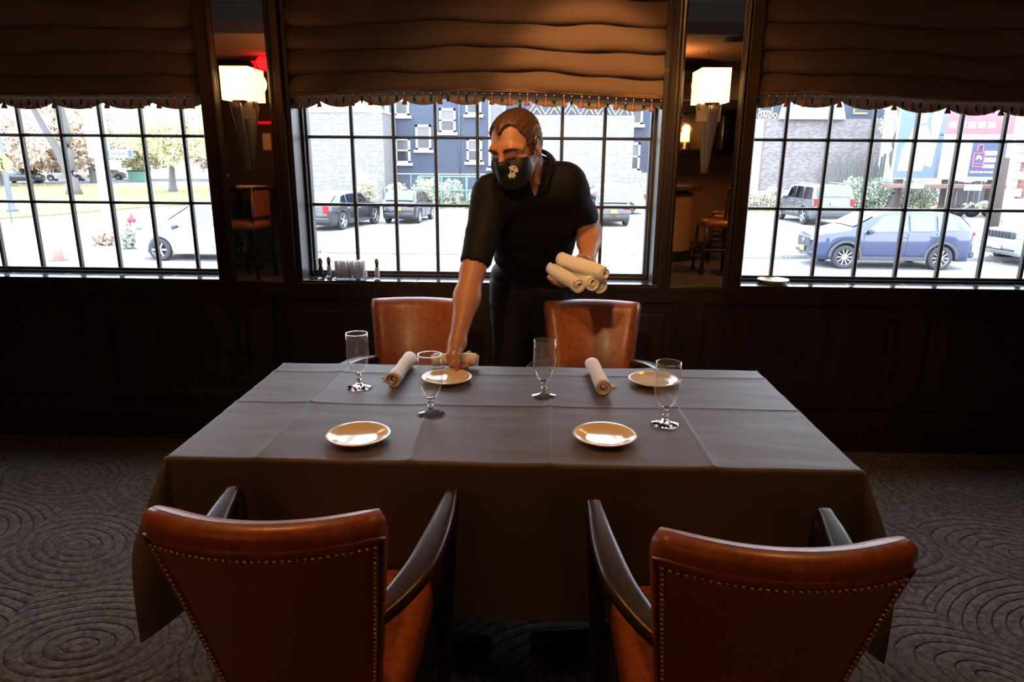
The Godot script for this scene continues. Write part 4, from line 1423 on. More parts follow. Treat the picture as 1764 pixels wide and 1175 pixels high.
func tree(called: String, label: String, base: Vector3, trunk: Array, rad: float, crowns: Array, cols: Array, sd: int, group := "autumn trees in the park", leaf := 0.13, nbr := 9) -> Node3D:
	# trunk: points from the base; crowns: [centre, radii, number of leaf clusters]
	var t := thing(called, label, "tree", base, 0, group)
	var r := RandomNumberGenerator.new()
	r.seed = sd
	var st := mk()
	var c := spline(trunk, 14)
	var rr := []
	for i in 14:
		var v := i / 13.0
		rr.append(rad * (1.0 - 0.55 * v) * (1.0 + 0.5 * pow(1.0 - v, 10.0)))
	tube(st, c, rr, 9)
	obj("trunk", st, M.bark, t)
	st = mk()
	var tips := []
	for k in nbr:
		var p: Vector3 = c[r.randi_range(6, 13)]
		var cr: Array = crowns[k % crowns.size()]
		var e: Vector3 = cr[0] + Vector3(r.randf_range(-1, 1) * cr[1].x, r.randf_range(-0.7, 1) * cr[1].y, r.randf_range(-1, 1) * cr[1].z) * 0.75
		var mid := p.lerp(e, 0.5) + Vector3(r.randf_range(-0.3, 0.3), 0.12 * p.distance_to(e), r.randf_range(-0.3, 0.3))
		var b := spline([p, mid, e], 7)
		tube(st, b, [rad * 0.34, rad * 0.30, rad * 0.25, rad * 0.2, rad * 0.15, rad * 0.1, rad * 0.05], 6)
		for q in 3:
			var s0: Vector3 = b[2 + q]
			var s1: Vector3 = s0 + Vector3(r.randf_range(-1, 1), r.randf_range(-0.2, 1), r.randf_range(-1, 1)) * cr[1] * 0.45
			tube(st, [s0, s0.lerp(s1, 0.5) + Vector3(0, 0.1, 0), s1], [rad * 0.14, rad * 0.09, rad * 0.03], 5)
	obj("branch", st, M.bark, t)
	var pts := []
	for cr in crowns:
		for i in int(cr[2] * 2.6):
			var d := Vector3(r.randfn(), r.randfn(), r.randfn())
			d = d.normalized() * pow(r.randf(), 0.4)
			pts.append(cr[0] + d * cr[1])
	leaves(t, "foliage", pts, leaf, cols, sd)
	return t

func bush(called: String, label: String, at: Vector3, size: Vector3, n: int, cols: Array, sd: int, group := "shrubs along the parking lot") -> void:
	var t := thing(called, label, "shrub", at, 0, group)
	var r := RandomNumberGenerator.new()
	r.seed = sd
	var st := mk()
	for i in 9:
		var a := r.randf() * TAU
		var e := Vector3(cos(a) * size.x * 0.35, size.y * r.randf_range(0.6, 1.0), sin(a) * size.z * 0.35)
		tube(st, [Vector3(cos(a) * 0.06, 0, sin(a) * 0.06), e * 0.5 + Vector3(0, 0.1, 0), e], [0.02, 0.014, 0.005], 5)
	obj("stem", st, M.bark, t)
	var pts := []
	for i in n:
		var d := Vector3(r.randfn(), r.randfn(), r.randfn()).normalized() * pow(r.randf(), 0.45)
		pts.append(Vector3(d.x * size.x / 2, size.y * 0.52 + d.y * size.y * 0.48, d.z * size.z / 2))
	leaves(t, "foliage", pts, 0.09, cols, sd)

# ---------------------------------------------------------------- cars
func key(K: Array, x: float, i: int) -> float:
	for k in K.size() - 1:
		if x <= K[k + 1][0]:
			var v: float = clampf((x - K[k][0]) / (K[k + 1][0] - K[k][0]), 0, 1)
			return lerpf(K[k][i], K[k + 1][i], v)
	return K[K.size() - 1][i]

func car_side(S: Dictionary, x: float, f: float, s: float, off := 0.0) -> Vector3:
	# a point on the glasshouse side: f 0 at the belt line, 1 at the roof edge
	var w: float = key(S.plan, x, 1) * S.w / 2
	var b := key(S.top, x, 1)
	var r := key(S.top, x, 2)
	var tum: float = S.tumble * clampf((r - b) / 0.6, 0, 1)
	return Vector3(x, lerpf(b, r - 0.03, f), s * (w - tum * f + off))

func car(called: String, label: String, at: Vector3, turn: float, S: Dictionary, paint: Material) -> Node3D:
	var t := thing(called, label, "car", at, turn, S.get("group", "cars parked outside"))
	var L: float = S.l / 2
	var base: float = S.get("base", 0.24)
	var R: float = S.r
	var ar := R + 0.055
	var xw := [S.rear, S.front]
	var xs := []
	var n := 84
	for i in n + 1: xs.append(lerpf(-L, L, i / float(n)))
	for k in S.top: xs.append(k[0])
	for q in xw:
		for e in 17: xs.append(q + ar * cos(PI * e / 16.0))
	xs.sort()
	var st := mk()
	var rows := []
	for x in xs:
		if absf(x) > L: continue
		var w: float = key(S.plan, x, 1) * S.w / 2
		var b := key(S.top, x, 1)
		var ro := maxf(key(S.top, x, 2), b + 0.004)
		var e := clampf((L - absf(x)) / 0.12, 0, 1)
		var lo: float = base + 0.10 * (1.0 - e)
		var yl := lo
		for q in xw:
			if absf(x - q) < ar: yl = maxf(yl, R + sqrt(ar * ar - (x - q) * (x - q)))
		yl = minf(yl, b - 0.06)
		var tum: float = S.tumble * clampf((ro - b) / 0.6, 0, 1)
		var sh := clampf((ro - b) / 0.3, 0, 1)
		var h := [Vector2(0.0, lo), Vector2(w - 0.26, lo), Vector2(w - 0.26, yl), Vector2(w - 0.02, yl), Vector2(w, lerpf(yl, b, 0.25)), Vector2(w + 0.012, lerpf(yl, b, 0.62)), Vector2(w + 0.004, b - 0.035), Vector2(w - 0.012, b), Vector2(w - 0.012 - tum, lerpf(b, ro - 0.03, 1.0)), Vector2(w - 0.06 - tum - 0.03 * sh, ro - 0.008), Vector2((w - tum) * 0.5, ro + 0.012), Vector2(0.0, ro + 0.02)]
		var r := PackedVector3Array()
		for p in h: r.append(Vector3(x, p.y, p.x))
		for i in range(h.size() - 2, 0, -1): r.append(Vector3(x, h[i].y, -h[i].x))
		rows.append(r)
	grid(st, rows, true, true, true)
	obj("body", st, paint, t)
	# glass: side windows, windscreen, rear window
	for s in [-1.0, 1.0]:
		for wd in S.windows:
			st = mk()
			var g := []
			for j in 5:
				var f := lerpf(0.06, 0.90, j / 4.0)
				var r := PackedVector3Array()
				for i in 7:
					var x := lerpf(lerpf(wd[0], wd[2], j / 4.0), lerpf(wd[1], wd[3], j / 4.0), i / 6.0)
					r.append(car_side(S, x, f, s, 0.004))
				g.append(r)
			grid(st, g)
			obj("side_window", st, M.car_glass, t)
	for sc in [[S.screen, "windscreen"], [S.tail, "rear_window"]]:
		if sc[0].is_empty(): continue
		st = mk()
		var g := []
		for j in 7:
			var x := lerpf(sc[0][0], sc[0][1], j / 6.0)
			var r := PackedVector3Array()
			for i in 9:
				var u := lerpf(-1, 1, i / 8.0)
				var w: float = key(S.plan, x, 1) * S.w / 2 - S.tumble * clampf((key(S.top, x, 2) - key(S.top, x, 1)) / 0.6, 0, 1) - 0.10
				r.append(Vector3(x + (0.03 if x > 0 else -0.03), key(S.top, x, 2) + 0.012 + 0.014 * (1 - u * u), u * w))
			g.append(r)
		grid(st, g)
		obj(sc[1], st, M.car_glass, t)
	# wheels
	for q in xw:
		for s in [-1.0, 1.0]:
			wheel(t, Vector3(q, R, s * (S.w / 2 - 0.10)), R, s, S.get("spokes", 10))
			if S.get("clad", false):
				st = mk()
				var g := []
				for e in 19:
					var a := -0.12 + (PI + 0.24) * e / 18.0
					var d := Vector3(cos(a), sin(a), 0)
					var c0 := Vector3(q, R, s * (S.w / 2 + 0.012))
					g.append(PackedVector3Array([c0 + d * ar, c0 + d * (ar + 0.075), c0 + d * (ar + 0.085) - Vector3(0, 0, s * 0.04), c0 + d * ar - Vector3(0, 0, s * 0.06)]))
				grid(st, g, true, true, true)
				obj("arch_trim", st, M.car_plastic, t)
	if S.get("clad", false):
		for s in [-1.0, 1.0]:
			st = mk()
			box(st, Vector3((xw[0] + xw[1]) / 2, base + 0.07, s * (S.w / 2 + 0.004)), Vector3(xw[1] - xw[0] - 2 * ar, 0.12, 0.03), 0.01)
			obj("sill_trim", st, M.car_plastic, t)
	# lights, plates, mirrors, handles, bumpers
	for s in [-1.0, 1.0]:
		var wf: float = key(S.plan, L - 0.12, 1) * S.w / 2
		var wr: float = key(S.plan, -L + 0.06, 1) * S.w / 2
		st = mk()
		box(st, Vector3(L - 0.13, S.lamp_y, s * (wf - 0.13)), Vector3(0.24, 0.10, 0.24), 0.035, Basis(Vector3.UP, -s * 0.5))
		obj("headlight", st, M.car_lamp, t)
		st = mk()
		var tl: Array = S.tail_lamp
		box(st, Vector3(-L + tl[3], tl[0], s * (wr - tl[1] / 2 + 0.012)), Vector3(0.14, tl[2], tl[1]), 0.02)
		obj("tail_light", st, M.car_red, t)
		st = mk()
		var mx: float = S.mirror
		var mp := car_side(S, mx, 0.12, s, 0.10)
		box(st, mp, Vector3(0.12, 0.12, 0.20), 0.035)
		bar(st, mp + Vector3(0, -0.04, -s * 0.06), car_side(S, mx + 0.02, 0.0, s, 0.0), 0.05, 0.04, 0.01)
		obj("side_mirror", st, paint if S.get("paint_mirror", false) else M.car_plastic, t)
		for hx in S.handles:
			st = mk()
			box(st, Vector3(hx, key(S.top, hx, 1) - 0.13, s * (key(S.plan, hx, 1) * S.w / 2 + 0.024)), Vector3(0.19, 0.03, 0.03), 0.01)
			obj("door_handle", st, paint if not S.has("handle_mat") else M.chrome, t)
		for dx in S.seams:
			st = mk()
			bar(st, Vector3(dx, base + 0.14, s * (key(S.plan, dx, 1) * S.w / 2 + 0.008)), Vector3(dx, key(S.top, dx, 1) - 0.02, s * (key(S.plan, dx, 1) * S.w / 2 + 0.010)), 0.012, 0.012)
			obj("door_seam", st, M.car_plastic, t)
	st = mk()
	box(st, Vector3(L - 0.02, S.grille[0], 0), Vector3(0.10, S.grille[1], S.grille[2]), 0.03)
	var gr := obj("grille", st, M.car_plastic, t)
	if S.has("slots"):
		for i in 7:
			st = mk()
			box(st, Vector3(L + 0.032, S.grille[0], (i - 3) * 0.125), Vector3(0.03, S.grille[1] * 0.9, 0.06), 0.012)
			obj("slot", st, M.car_dark, gr)
	else:
		st = mk()
		lathe(st, [[0, 0.0], [0.07, 0.0], [0.07, 0.02], [0, 0.02]], 16, Transform3D(Basis(Vector3(0, 0, 1), -PI / 2), Vector3(L + 0.025, S.grille[0] + 0.03, 0)))
		obj("badge", st, M.chrome, gr)
	st = mk()
	box(st, Vector3(L - 0.07, base + 0.17, 0), Vector3(0.16, 0.10, S.w * 0.72), 0.03)
	box(st, Vector3(-L + 0.05, base + 0.20, 0), Vector3(0.16, 0.20, S.w * 0.86), 0.04)
	obj("bumper", st, M.car_plastic if S.get("clad", false) else paint, t)
	st = mk()
	box(st, Vector3(L + 0.04, base + 0.26, 0), Vector3(0.02, 0.15, 0.31), 0.004)
	obj("license_plate", st, M.plate_yellow if S.get("yellow_front", true) else M.plate_white, t)
	st = mk()
	box(st, Vector3(-L - 0.04, S.plate_y, 0), Vector3(0.02, 0.15, 0.31), 0.004)
	obj("license_plate", st, M.plate_yellow if S.get("yellow", false) else M.plate_white, t)
	if S.get("rails", false):
		for s in [-1.0, 1.0]:
			st = mk()
			var g := []
			for i in 9:
				var x := lerpf(S.rail_x[0], S.rail_x[1], i / 8.0)
				g.append(Vector3(x, key(S.top, x, 2) + (0.05 if i > 0 and i < 8 else 0.0), s * (S.w / 2 - S.tumble - 0.10)))
			tube(st, g, [0.016], 6)
			obj("roof_rail", st, M.chrome, t)
	t.scale = Vector3.ONE * S.get("scale", 0.955)
	return t

func wheel(t: Node, c: Vector3, R: float, s: float, nsp: int) -> void:
	var B := Basis(Vector3.RIGHT, PI / 2 * s)
	var st := mk()
	lathe(st, [[R * 0.66, -0.10], [R * 0.94, -0.10], [R, -0.07], [R, 0.07], [R * 0.95, 0.10], [R * 0.70, 0.105], [R * 0.66, 0.09], [R * 0.66, -0.10]], 32)
	var o := obj("wheel", st, M.tyre, t)
	o.position = c
	o.basis = B
	st = mk()
	lathe(st, [[0, 0.03], [R * 0.60, 0.03], [R * 0.64, 0.092], [R * 0.69, 0.098], [R * 0.70, 0.08], [R * 0.66, 0.0]], 32)
	obj("rim", st, M.rim_dark, o)
	st = mk()
	for i in nsp:
		var a := TAU * i / nsp
		var d := Vector3(cos(a), 0, sin(a))
		bar(st, d * R * 0.10 + Vector3(0, 0.075, 0), d * R * 0.66 + Vector3(0, 0.085, 0), R * 1.5 / nsp * 0.62, 0.03, 0.008)
	lathe(st, [[0, 0.05], [R * 0.16, 0.05], [R * 0.14, 0.10], [0, 0.105]], 16)
	lathe(st, [[R * 0.62, 0.07], [R * 0.68, 0.10], [R * 0.705, 0.09], [R * 0.69, 0.06]], 32)
	obj("spokes", st, M.alloy, o)

func window_unit(parent: Node, x0: float, x1: float, y0: float, y1: float, z: float, sill := true) -> void:
	var st := mk(true)
	var w := 0.16
	for e in [[x0, y0, x0 + w, y1], [x1 - w, y0, x1, y1], [x0, y1 - w, x1, y1], [x0, y0, x1, y0 + w * 0.8], [x0, (y0 + y1) / 2 - 0.05, x1, (y0 + y1) / 2 + 0.05]]:
		box(st, Vector3((e[0] + e[2]) / 2, (e[1] + e[3]) / 2, z + 0.05), Vector3(e[2] - e[0], e[3] - e[1], 0.10), 0.0)
	if sill: box(st, Vector3((x0 + x1) / 2, y0 - 0.10, z + 0.09), Vector3(x1 - x0 + 0.3, 0.2, 0.18), 0.0)
	var o := obj("window", st, M.white_trim, parent)
	var ym := (y0 + y1) / 2
	for e in [[y0 + w * 0.8, ym - 0.05, M.pane_dark], [ym + 0.05, y1 - w, M.pane_pale]]:
		st = mk(true)
		box(st, Vector3((x0 + x1) / 2, (e[0] + e[1]) / 2, z + 0.012), Vector3(x1 - x0 - 2 * w, e[1] - e[0], 0.02))
		obj("pane", st, e[2], o)

func build_outside() -> void:
	M.leaf = mat(1, 1, 1, 0.7)
	M.leaf.vertex_color_use_as_albedo = true
	M.leaf.backlight_enabled = true; M.leaf.backlight = Color(0.6, 0.6, 0.6)
	M.bark = with_bump(mat(0.125, 0.118, 0.115, 0.9), noise_tex(0.05, 256, FastNoiseLite.TYPE_SIMPLEX, 41), 2.0, 0.8)
	M.car_glass = mat(0.13, 0.142, 0.155, 0.03, 1.0)
	M.car_plastic = mat(0.045, 0.048, 0.052, 0.55)
	M.car_dark = mat(0.008, 0.008, 0.009, 0.6)
	M.car_lamp = mat(0.55, 0.56, 0.58, 0.08)
	M.car_red = mat(0.30, 0.012, 0.016, 0.15)
	M.tyre = mat(0.035, 0.036, 0.04, 0.85)
	M.rim_dark = mat(0.03, 0.03, 0.034, 0.5)
	M.alloy = mat(0.50, 0.50, 0.52, 0.25, 0.7)
	M.plate_yellow = mat(0.55, 0.32, 0.06, 0.5)
	M.plate_white = mat(0.6, 0.6, 0.6, 0.5)
	M.white_trim = mat(0.42, 0.42, 0.42, 0.7)
	M.pane_dark = mat(0.03, 0.035, 0.04, 0.08)
	M.pane_pale = mat(0.11, 0.12, 0.13, 0.15)
	M.navy = car_paint(0.014, 0.026, 0.075)
	M.black_paint = car_paint(0.010, 0.0105, 0.012)
	M.white_paint = car_paint(0.62, 0.64, 0.66)
	M.silver_paint = car_paint(0.26, 0.27, 0.28)
	M.grey_paint = car_paint(0.075, 0.078, 0.080)
	M.brick_pale = with_color(mat(1, 1, 1, 0.85), brick_tex(lin(0.185, 0.18, 0.18), lin(0.24, 0.24, 0.24), 0.10, 3), Vector3(1.9, 1.3, 1.9))
	M.brick_mix = with_color(mat(1, 1, 1, 0.85), brick_tex(lin(0.165, 0.150, 0.152), lin(0.20, 0.19, 0.19), 0.14, 9), Vector3(1.9, 1.3, 1.9))
	M.brick_beige = with_color(mat(1, 1, 1, 0.85), brick_tex(lin(0.205, 0.19, 0.178), lin(0.23, 0.22, 0.215), 0.06, 5), Vector3(1.9, 1.3, 1.9))
	M.brick_red = with_color(mat(1, 1, 1, 0.85), brick_tex(lin(0.20, 0.075, 0.055), lin(0.2, 0.16, 0.15), 0.18, 7), Vector3(1.9, 1.3, 1.9))
	M.blue_wall = with_color(mat(0.062, 0.080, 0.122, 0.8), noise_tex(0.05, 256, FastNoiseLite.TYPE_SIMPLEX, 61, Color(0.85, 0.85, 0.85), Color.WHITE, 3), Vector3(3, 3, 3))
	M.yellow_line = mat(0.36, 0.27, 0.12, 0.7)
	M.asphalt = with_color(mat(0.27, 0.27, 0.275, 0.9), noise_tex(0.08, 512, FastNoiseLite.TYPE_SIMPLEX, 71, Color(0.80, 0.80, 0.80), Color.WHITE, 5), Vector3(9, 9, 9), true)
	M.concrete = with_color(mat(0.33, 0.33, 0.32, 0.9), noise_tex(0.1, 256, FastNoiseLite.TYPE_SIMPLEX, 72, Color(0.85, 0.85, 0.85), Color.WHITE, 4), Vector3(3, 3, 3), true)
	M.lawn = with_color(mat(0.16, 0.165, 0.075, 0.95), noise_tex(0.03, 512, FastNoiseLite.TYPE_SIMPLEX, 73, Color(0.9, 0.85, 0.6), Color(1.0, 0.95, 0.9), 5), Vector3(14, 14, 14), true)
	M.old_wood = with_color(mat(0.20, 0.195, 0.185, 0.9), noise_tex(0.03, 256, FastNoiseLite.TYPE_SIMPLEX, 74, Color(0.6, 0.6, 0.6), Color.WHITE, 4), Vector3(0.3, 3, 0.3))
	M.grey_wood = mat(0.12, 0.12, 0.13, 0.9)
	M.brown_wood = mat(0.075, 0.055, 0.045, 0.9)
	M.rust_beam = mat(0.20, 0.12, 0.10, 0.8)
	M.steel_grey = mat(0.10, 0.115, 0.13, 0.6)
	M.white_sign = mat(0.55, 0.55, 0.55, 0.6)
	M.sign_blue = mat(0.05, 0.10, 0.30, 0.6)
	M.sign_yellow = mat(0.45, 0.42, 0.08, 0.6)
	M.orange = mat(0.46, 0.22, 0.17, 0.6)
	M.red_paint = mat(0.35, 0.04, 0.05, 0.5)
	M.fence_mesh = mat(0.15, 0.16, 0.16, 0.6, 0.3)
	M.green_paint = mat(0.10, 0.22, 0.16, 0.7)
	ground()
	buildings()
	cars()
	park()
	yard()

func car_paint(r: float, g: float, b: float) -> StandardMaterial3D:
	var m := mat(r, g, b, 0.35)
	m.clearcoat_enabled = true; m.clearcoat = 1.0; m.clearcoat_roughness = 0.03
	return m

func ground() -> void:
	var st := mk(true)
	box(st, Vector3(0, GY - 0.25, -66), Vector3(260, 0.5, 124))
	struct("street", st, M.asphalt, "pale asphalt street and parking lot outside the windows", "street")
	st = mk(true)
	box(st, Vector3(0, GY + 0.06, -5.1), Vector3(60, 0.12, 2.6))
	struct("sidewalk", st, M.concrete, "concrete sidewalk along the restaurant's outside wall", "sidewalk")
	st = mk(true)
	var x := -11.5
	while x < 30.0:
		if not (x > -1.2 and x < 3.6):
			box(st, Vector3(x + 1.2, GY + 0.06, -21.3), Vector3(2.39, 0.13, 0.18), 0.02)
		x += 2.4
	struct("kerb", st, M.concrete, "low concrete kerb across the street, in front of the parking lot", "kerb")
	# leaves blown along the kerb and the verge
	rng.seed = 5
	var pts := []
	for i in 1500:
		var lx := rng.randf_range(-11, 28)
		pts.append(Vector3(lx, GY + 0.03, -21.5 - absf(rng.randfn()) * 0.35 if rng.randf() < 0.75 else rng.randf_range(-23, -20.8)))
	for i in 900:
		pts.append(Vector3(rng.randf_range(-12, 27), GY + 0.05, -41.0 - rng.randf() * 3.5))
	for i in 1400:
		pts.append(Vector3(rng.randf_range(-60, -22), GY + 0.07, rng.randf_range(-72, -33)))
	var holder := thing("fallen_leaves", "fallen autumn leaves scattered along the kerb and over the lawn", "leaves", Vector3.ZERO)
	holder.set_meta("kind", "stuff")
	leaves(holder, "leaf_litter", pts, 0.05, [lin(0.32, 0.18, 0.10), lin(0.36, 0.26, 0.12), lin(0.25, 0.12, 0.07)], 8)
	# park lawn
	st = mk()
	prism(st, pv([-120, 30.5, -25.3, 31.5, -24.4, 34, -23.2, 40, -20.0, 47, -14, 49, -14, 74, -120, 74]), 0.06, Transform3D(Basis(Vector3(1, 0, 0), Vector3(0, 0, -1), Vector3(0, 1, 0)), Vector3(0, GY, 0)), 0.02)
	struct("lawn", st, M.lawn, "pale green park lawn strewn with leaves beyond the left window", "lawn")
	st = mk()
	prism(st, pv([-16, 42.0, 30, 42.5, 30, 60, -16, 60]), 0.05, Transform3D(Basis(Vector3(1, 0, 0), Vector3(0, 0, -1), Vector3(0, 1, 0)), Vector3(0, GY, 0)), 0.02)
	struct("verge", st, M.lawn, "strip of rough grass between the parking lot and the buildings", "grass strip")

func buildings() -> void:
	# pale brick building at the left of the lot
	var b := thing("brick_building", "pale brick building at the left of the parking lot, its flat top below the shade", "building", Vector3(-15.2, GY, -46))
	var st := mk(true)
	box(st, Vector3(0, 2.9, -1.9), Vector3(10.6, 5.8, 3.8))
	obj("wall", st, M.brick_pale, b)
	st = mk(true)
	box(st, Vector3(0, 5.86, -1.9), Vector3(10.7, 0.16, 3.9), 0.0)
	obj("coping", st, M.white_trim, b)
	# dark blue house with white windows
	b = thing("apartment_house", "dark blue three-storey house with white sash windows behind the black cars", "building", Vector3(0, GY, -50))
	st = mk(true)
	box(st, Vector3(-0.9, 5.2, -5), Vector3(19.9, 10.4, 10.0))
	obj("wall", st, M.blue_wall, b)
	st = mk(true)
	box(st, Vector3(-0.9, 1.88, 0.03), Vector3(19.9, 0.10, 0.06))
	obj("band", st, M.white_trim, b)
	for w in [[-10.55, -10.25, 4.3, 6.0], [-9.9, -8.85, 4.45, 6.4], [-6.75, -5.6, 3.35, 4.95], [-8.45, -7.35, 2.15, 3.85], [-9.95, -8.85, 1.25, 2.95], [-10.62, -10.28, 1.0, 2.9], [-4.9, -3.8, 4.55, 6.4], [-4.85, -3.75, 1.35, 2.95], [-3.3, -2.1, 0.95, 5.8], [6.55, 7.4, 3.95, 5.8], [6.5, 7.35, 0.85, 2.75]]:
		window_unit(b, w[0], w[1], w[2] - GY, w[3] - GY, 0.0)
	st = mk()
	tube(st, [Vector3(-5.35, 0.3, 0.06), Vector3(-5.35, 9.5, 0.06)], [0.05], 8)
	obj("downpipe", st, M.steel_grey, b)
	# beige brick garage with a zigzag parapet
	b = thing("beige_garage", "beige brick garage with gold zigzag lines on its dark parapet, right of the server's head", "building", Vector3(2.8, GY, -46))
	st = mk(true)
	box(st, Vector3(0, 2.85, -1.6), Vector3(7.0, 5.7, 3.2))
	obj("wall", st, M.brick_beige, b)
	st = mk(true)
	box(st, Vector3(-0.05, 6.5, -1.5), Vector3(6.8, 1.6, 2.6))
	obj("parapet", st, M.blue_wall, b)
	var zz := -3.3
	while zz < 3.0:
		for e in [0.0, 0.45]:
			st = mk()
			bar(st, Vector3(zz + e * 0.6, 5.75, -0.17), Vector3(zz + 0.55, 6.6 - e, -0.17), 0.07, 0.05, 0.0, Vector3.BACK)
			bar(st, Vector3(zz + 1.1 - e * 0.6, 5.75, -0.17), Vector3(zz + 0.55, 6.6 - e, -0.17), 0.07, 0.05, 0.0, Vector3.BACK)
			obj("zigzag", st, M.yellow_line, b)
		zz += 1.12
	# mixed brick building with a shop band
	b = thing("shop_building", "mottled brick building with white letters on a dark band above the dark jeep", "building", Vector3(17.7, GY, -46))
	st = mk(true)
	box(st, Vector3(0, 2.78, -4), Vector3(8.6, 5.56, 8.0))
	obj("wall", st, M.brick_mix, b)
	st = mk(true)
	box(st, Vector3(-3.75, 2.75, 0.06), Vector3(1.05, 5.5, 0.14), 0.02)
	obj("pilaster", st, M.white_trim, b)
	st = mk(true)
	box(st, Vector3(0, 6.3, -3.9), Vector3(8.6, 1.5, 7.6))
	obj("sign_band", st, M.blue_wall, b)
	st = mk()
	prism(st, pv([-2.35, 5.5, 1.75, 5.5, 1.35, 6.9, -2.0, 6.9]), 0.5, Transform3D(Basis(), Vector3(0, 0, -0.1)), 0.03)
	obj("awning", st, M.white_trim, b)
	text_on("lettering", "MONDO", 0.31, 0.04, M.white_sign, b, Transform3D(Basis(), Vector3(-3.2, 5.74, -0.08)))
	st = mk(true)
	for e in [[-3.55, 6.3, 0.09, 0.85], [-2.75, 6.3, 0.09, 0.85], [-3.15, 5.98, 0.8, 0.12], [2.75, 5.9, 0.9, 0.10], [2.35, 6.3, 0.08, 0.8]]:
		box(st, Vector3(e[0], e[1], -0.05), Vector3(e[2], e[3], 0.06))
	obj("gold_frame", st, M.yellow_line, b)
	# red brick house at the far right with white corner blocks
	b = thing("brick_house", "red brick house with white corner blocks at the far right edge", "building", Vector3(25.95, GY, -34.6), -0.6)
	st = mk(true)
	box(st, Vector3(0, 3.0, -1.8), Vector3(5.0, 6.0, 3.4))
	obj("wall", st, M.brick_red, b)
	for i in 14:
		st = mk(true)
		box(st, Vector3(-2.42 + (0.12 if i % 2 else 0.0), 0.22 + i * 0.42, 0.02), Vector3(0.42 + (0.24 if i % 2 else 0.0), 0.40, 0.10), 0.02)
		obj("corner_block", st, M.white_trim, b)
	st = mk(true)
	box(st, Vector3(0.0, 0.6, 0.4), Vector3(5.0, 1.2, 0.7), 0.0)
	obj("foundation", st, M.concrete, b)
	# house beyond the billboard with a striped gable edge
	b = thing("gabled_house", "pale house with a dark striped gable edge behind the billboard", "building", Vector3(25.5, GY, -56))
	st = mk(true)
	prism(st, pv([-4, 0, 5, 0, 5, 6.0, 3.0, 9.0, -4, 4.6]), 6.0, Transform3D(Basis(), Vector3(0, 0, -6)))
	obj("wall", st, M.concrete, b)
	st = mk()
	for i in 5: bar(st, Vector3(-4.1, 4.4 + i * 0.12, 0.05), Vector3(3.0, 8.9 + i * 0.12, 0.05), 0.06, 0.08, 0.0, Vector3.BACK)
	obj("gable_edge", st, M.brown_wood, b)

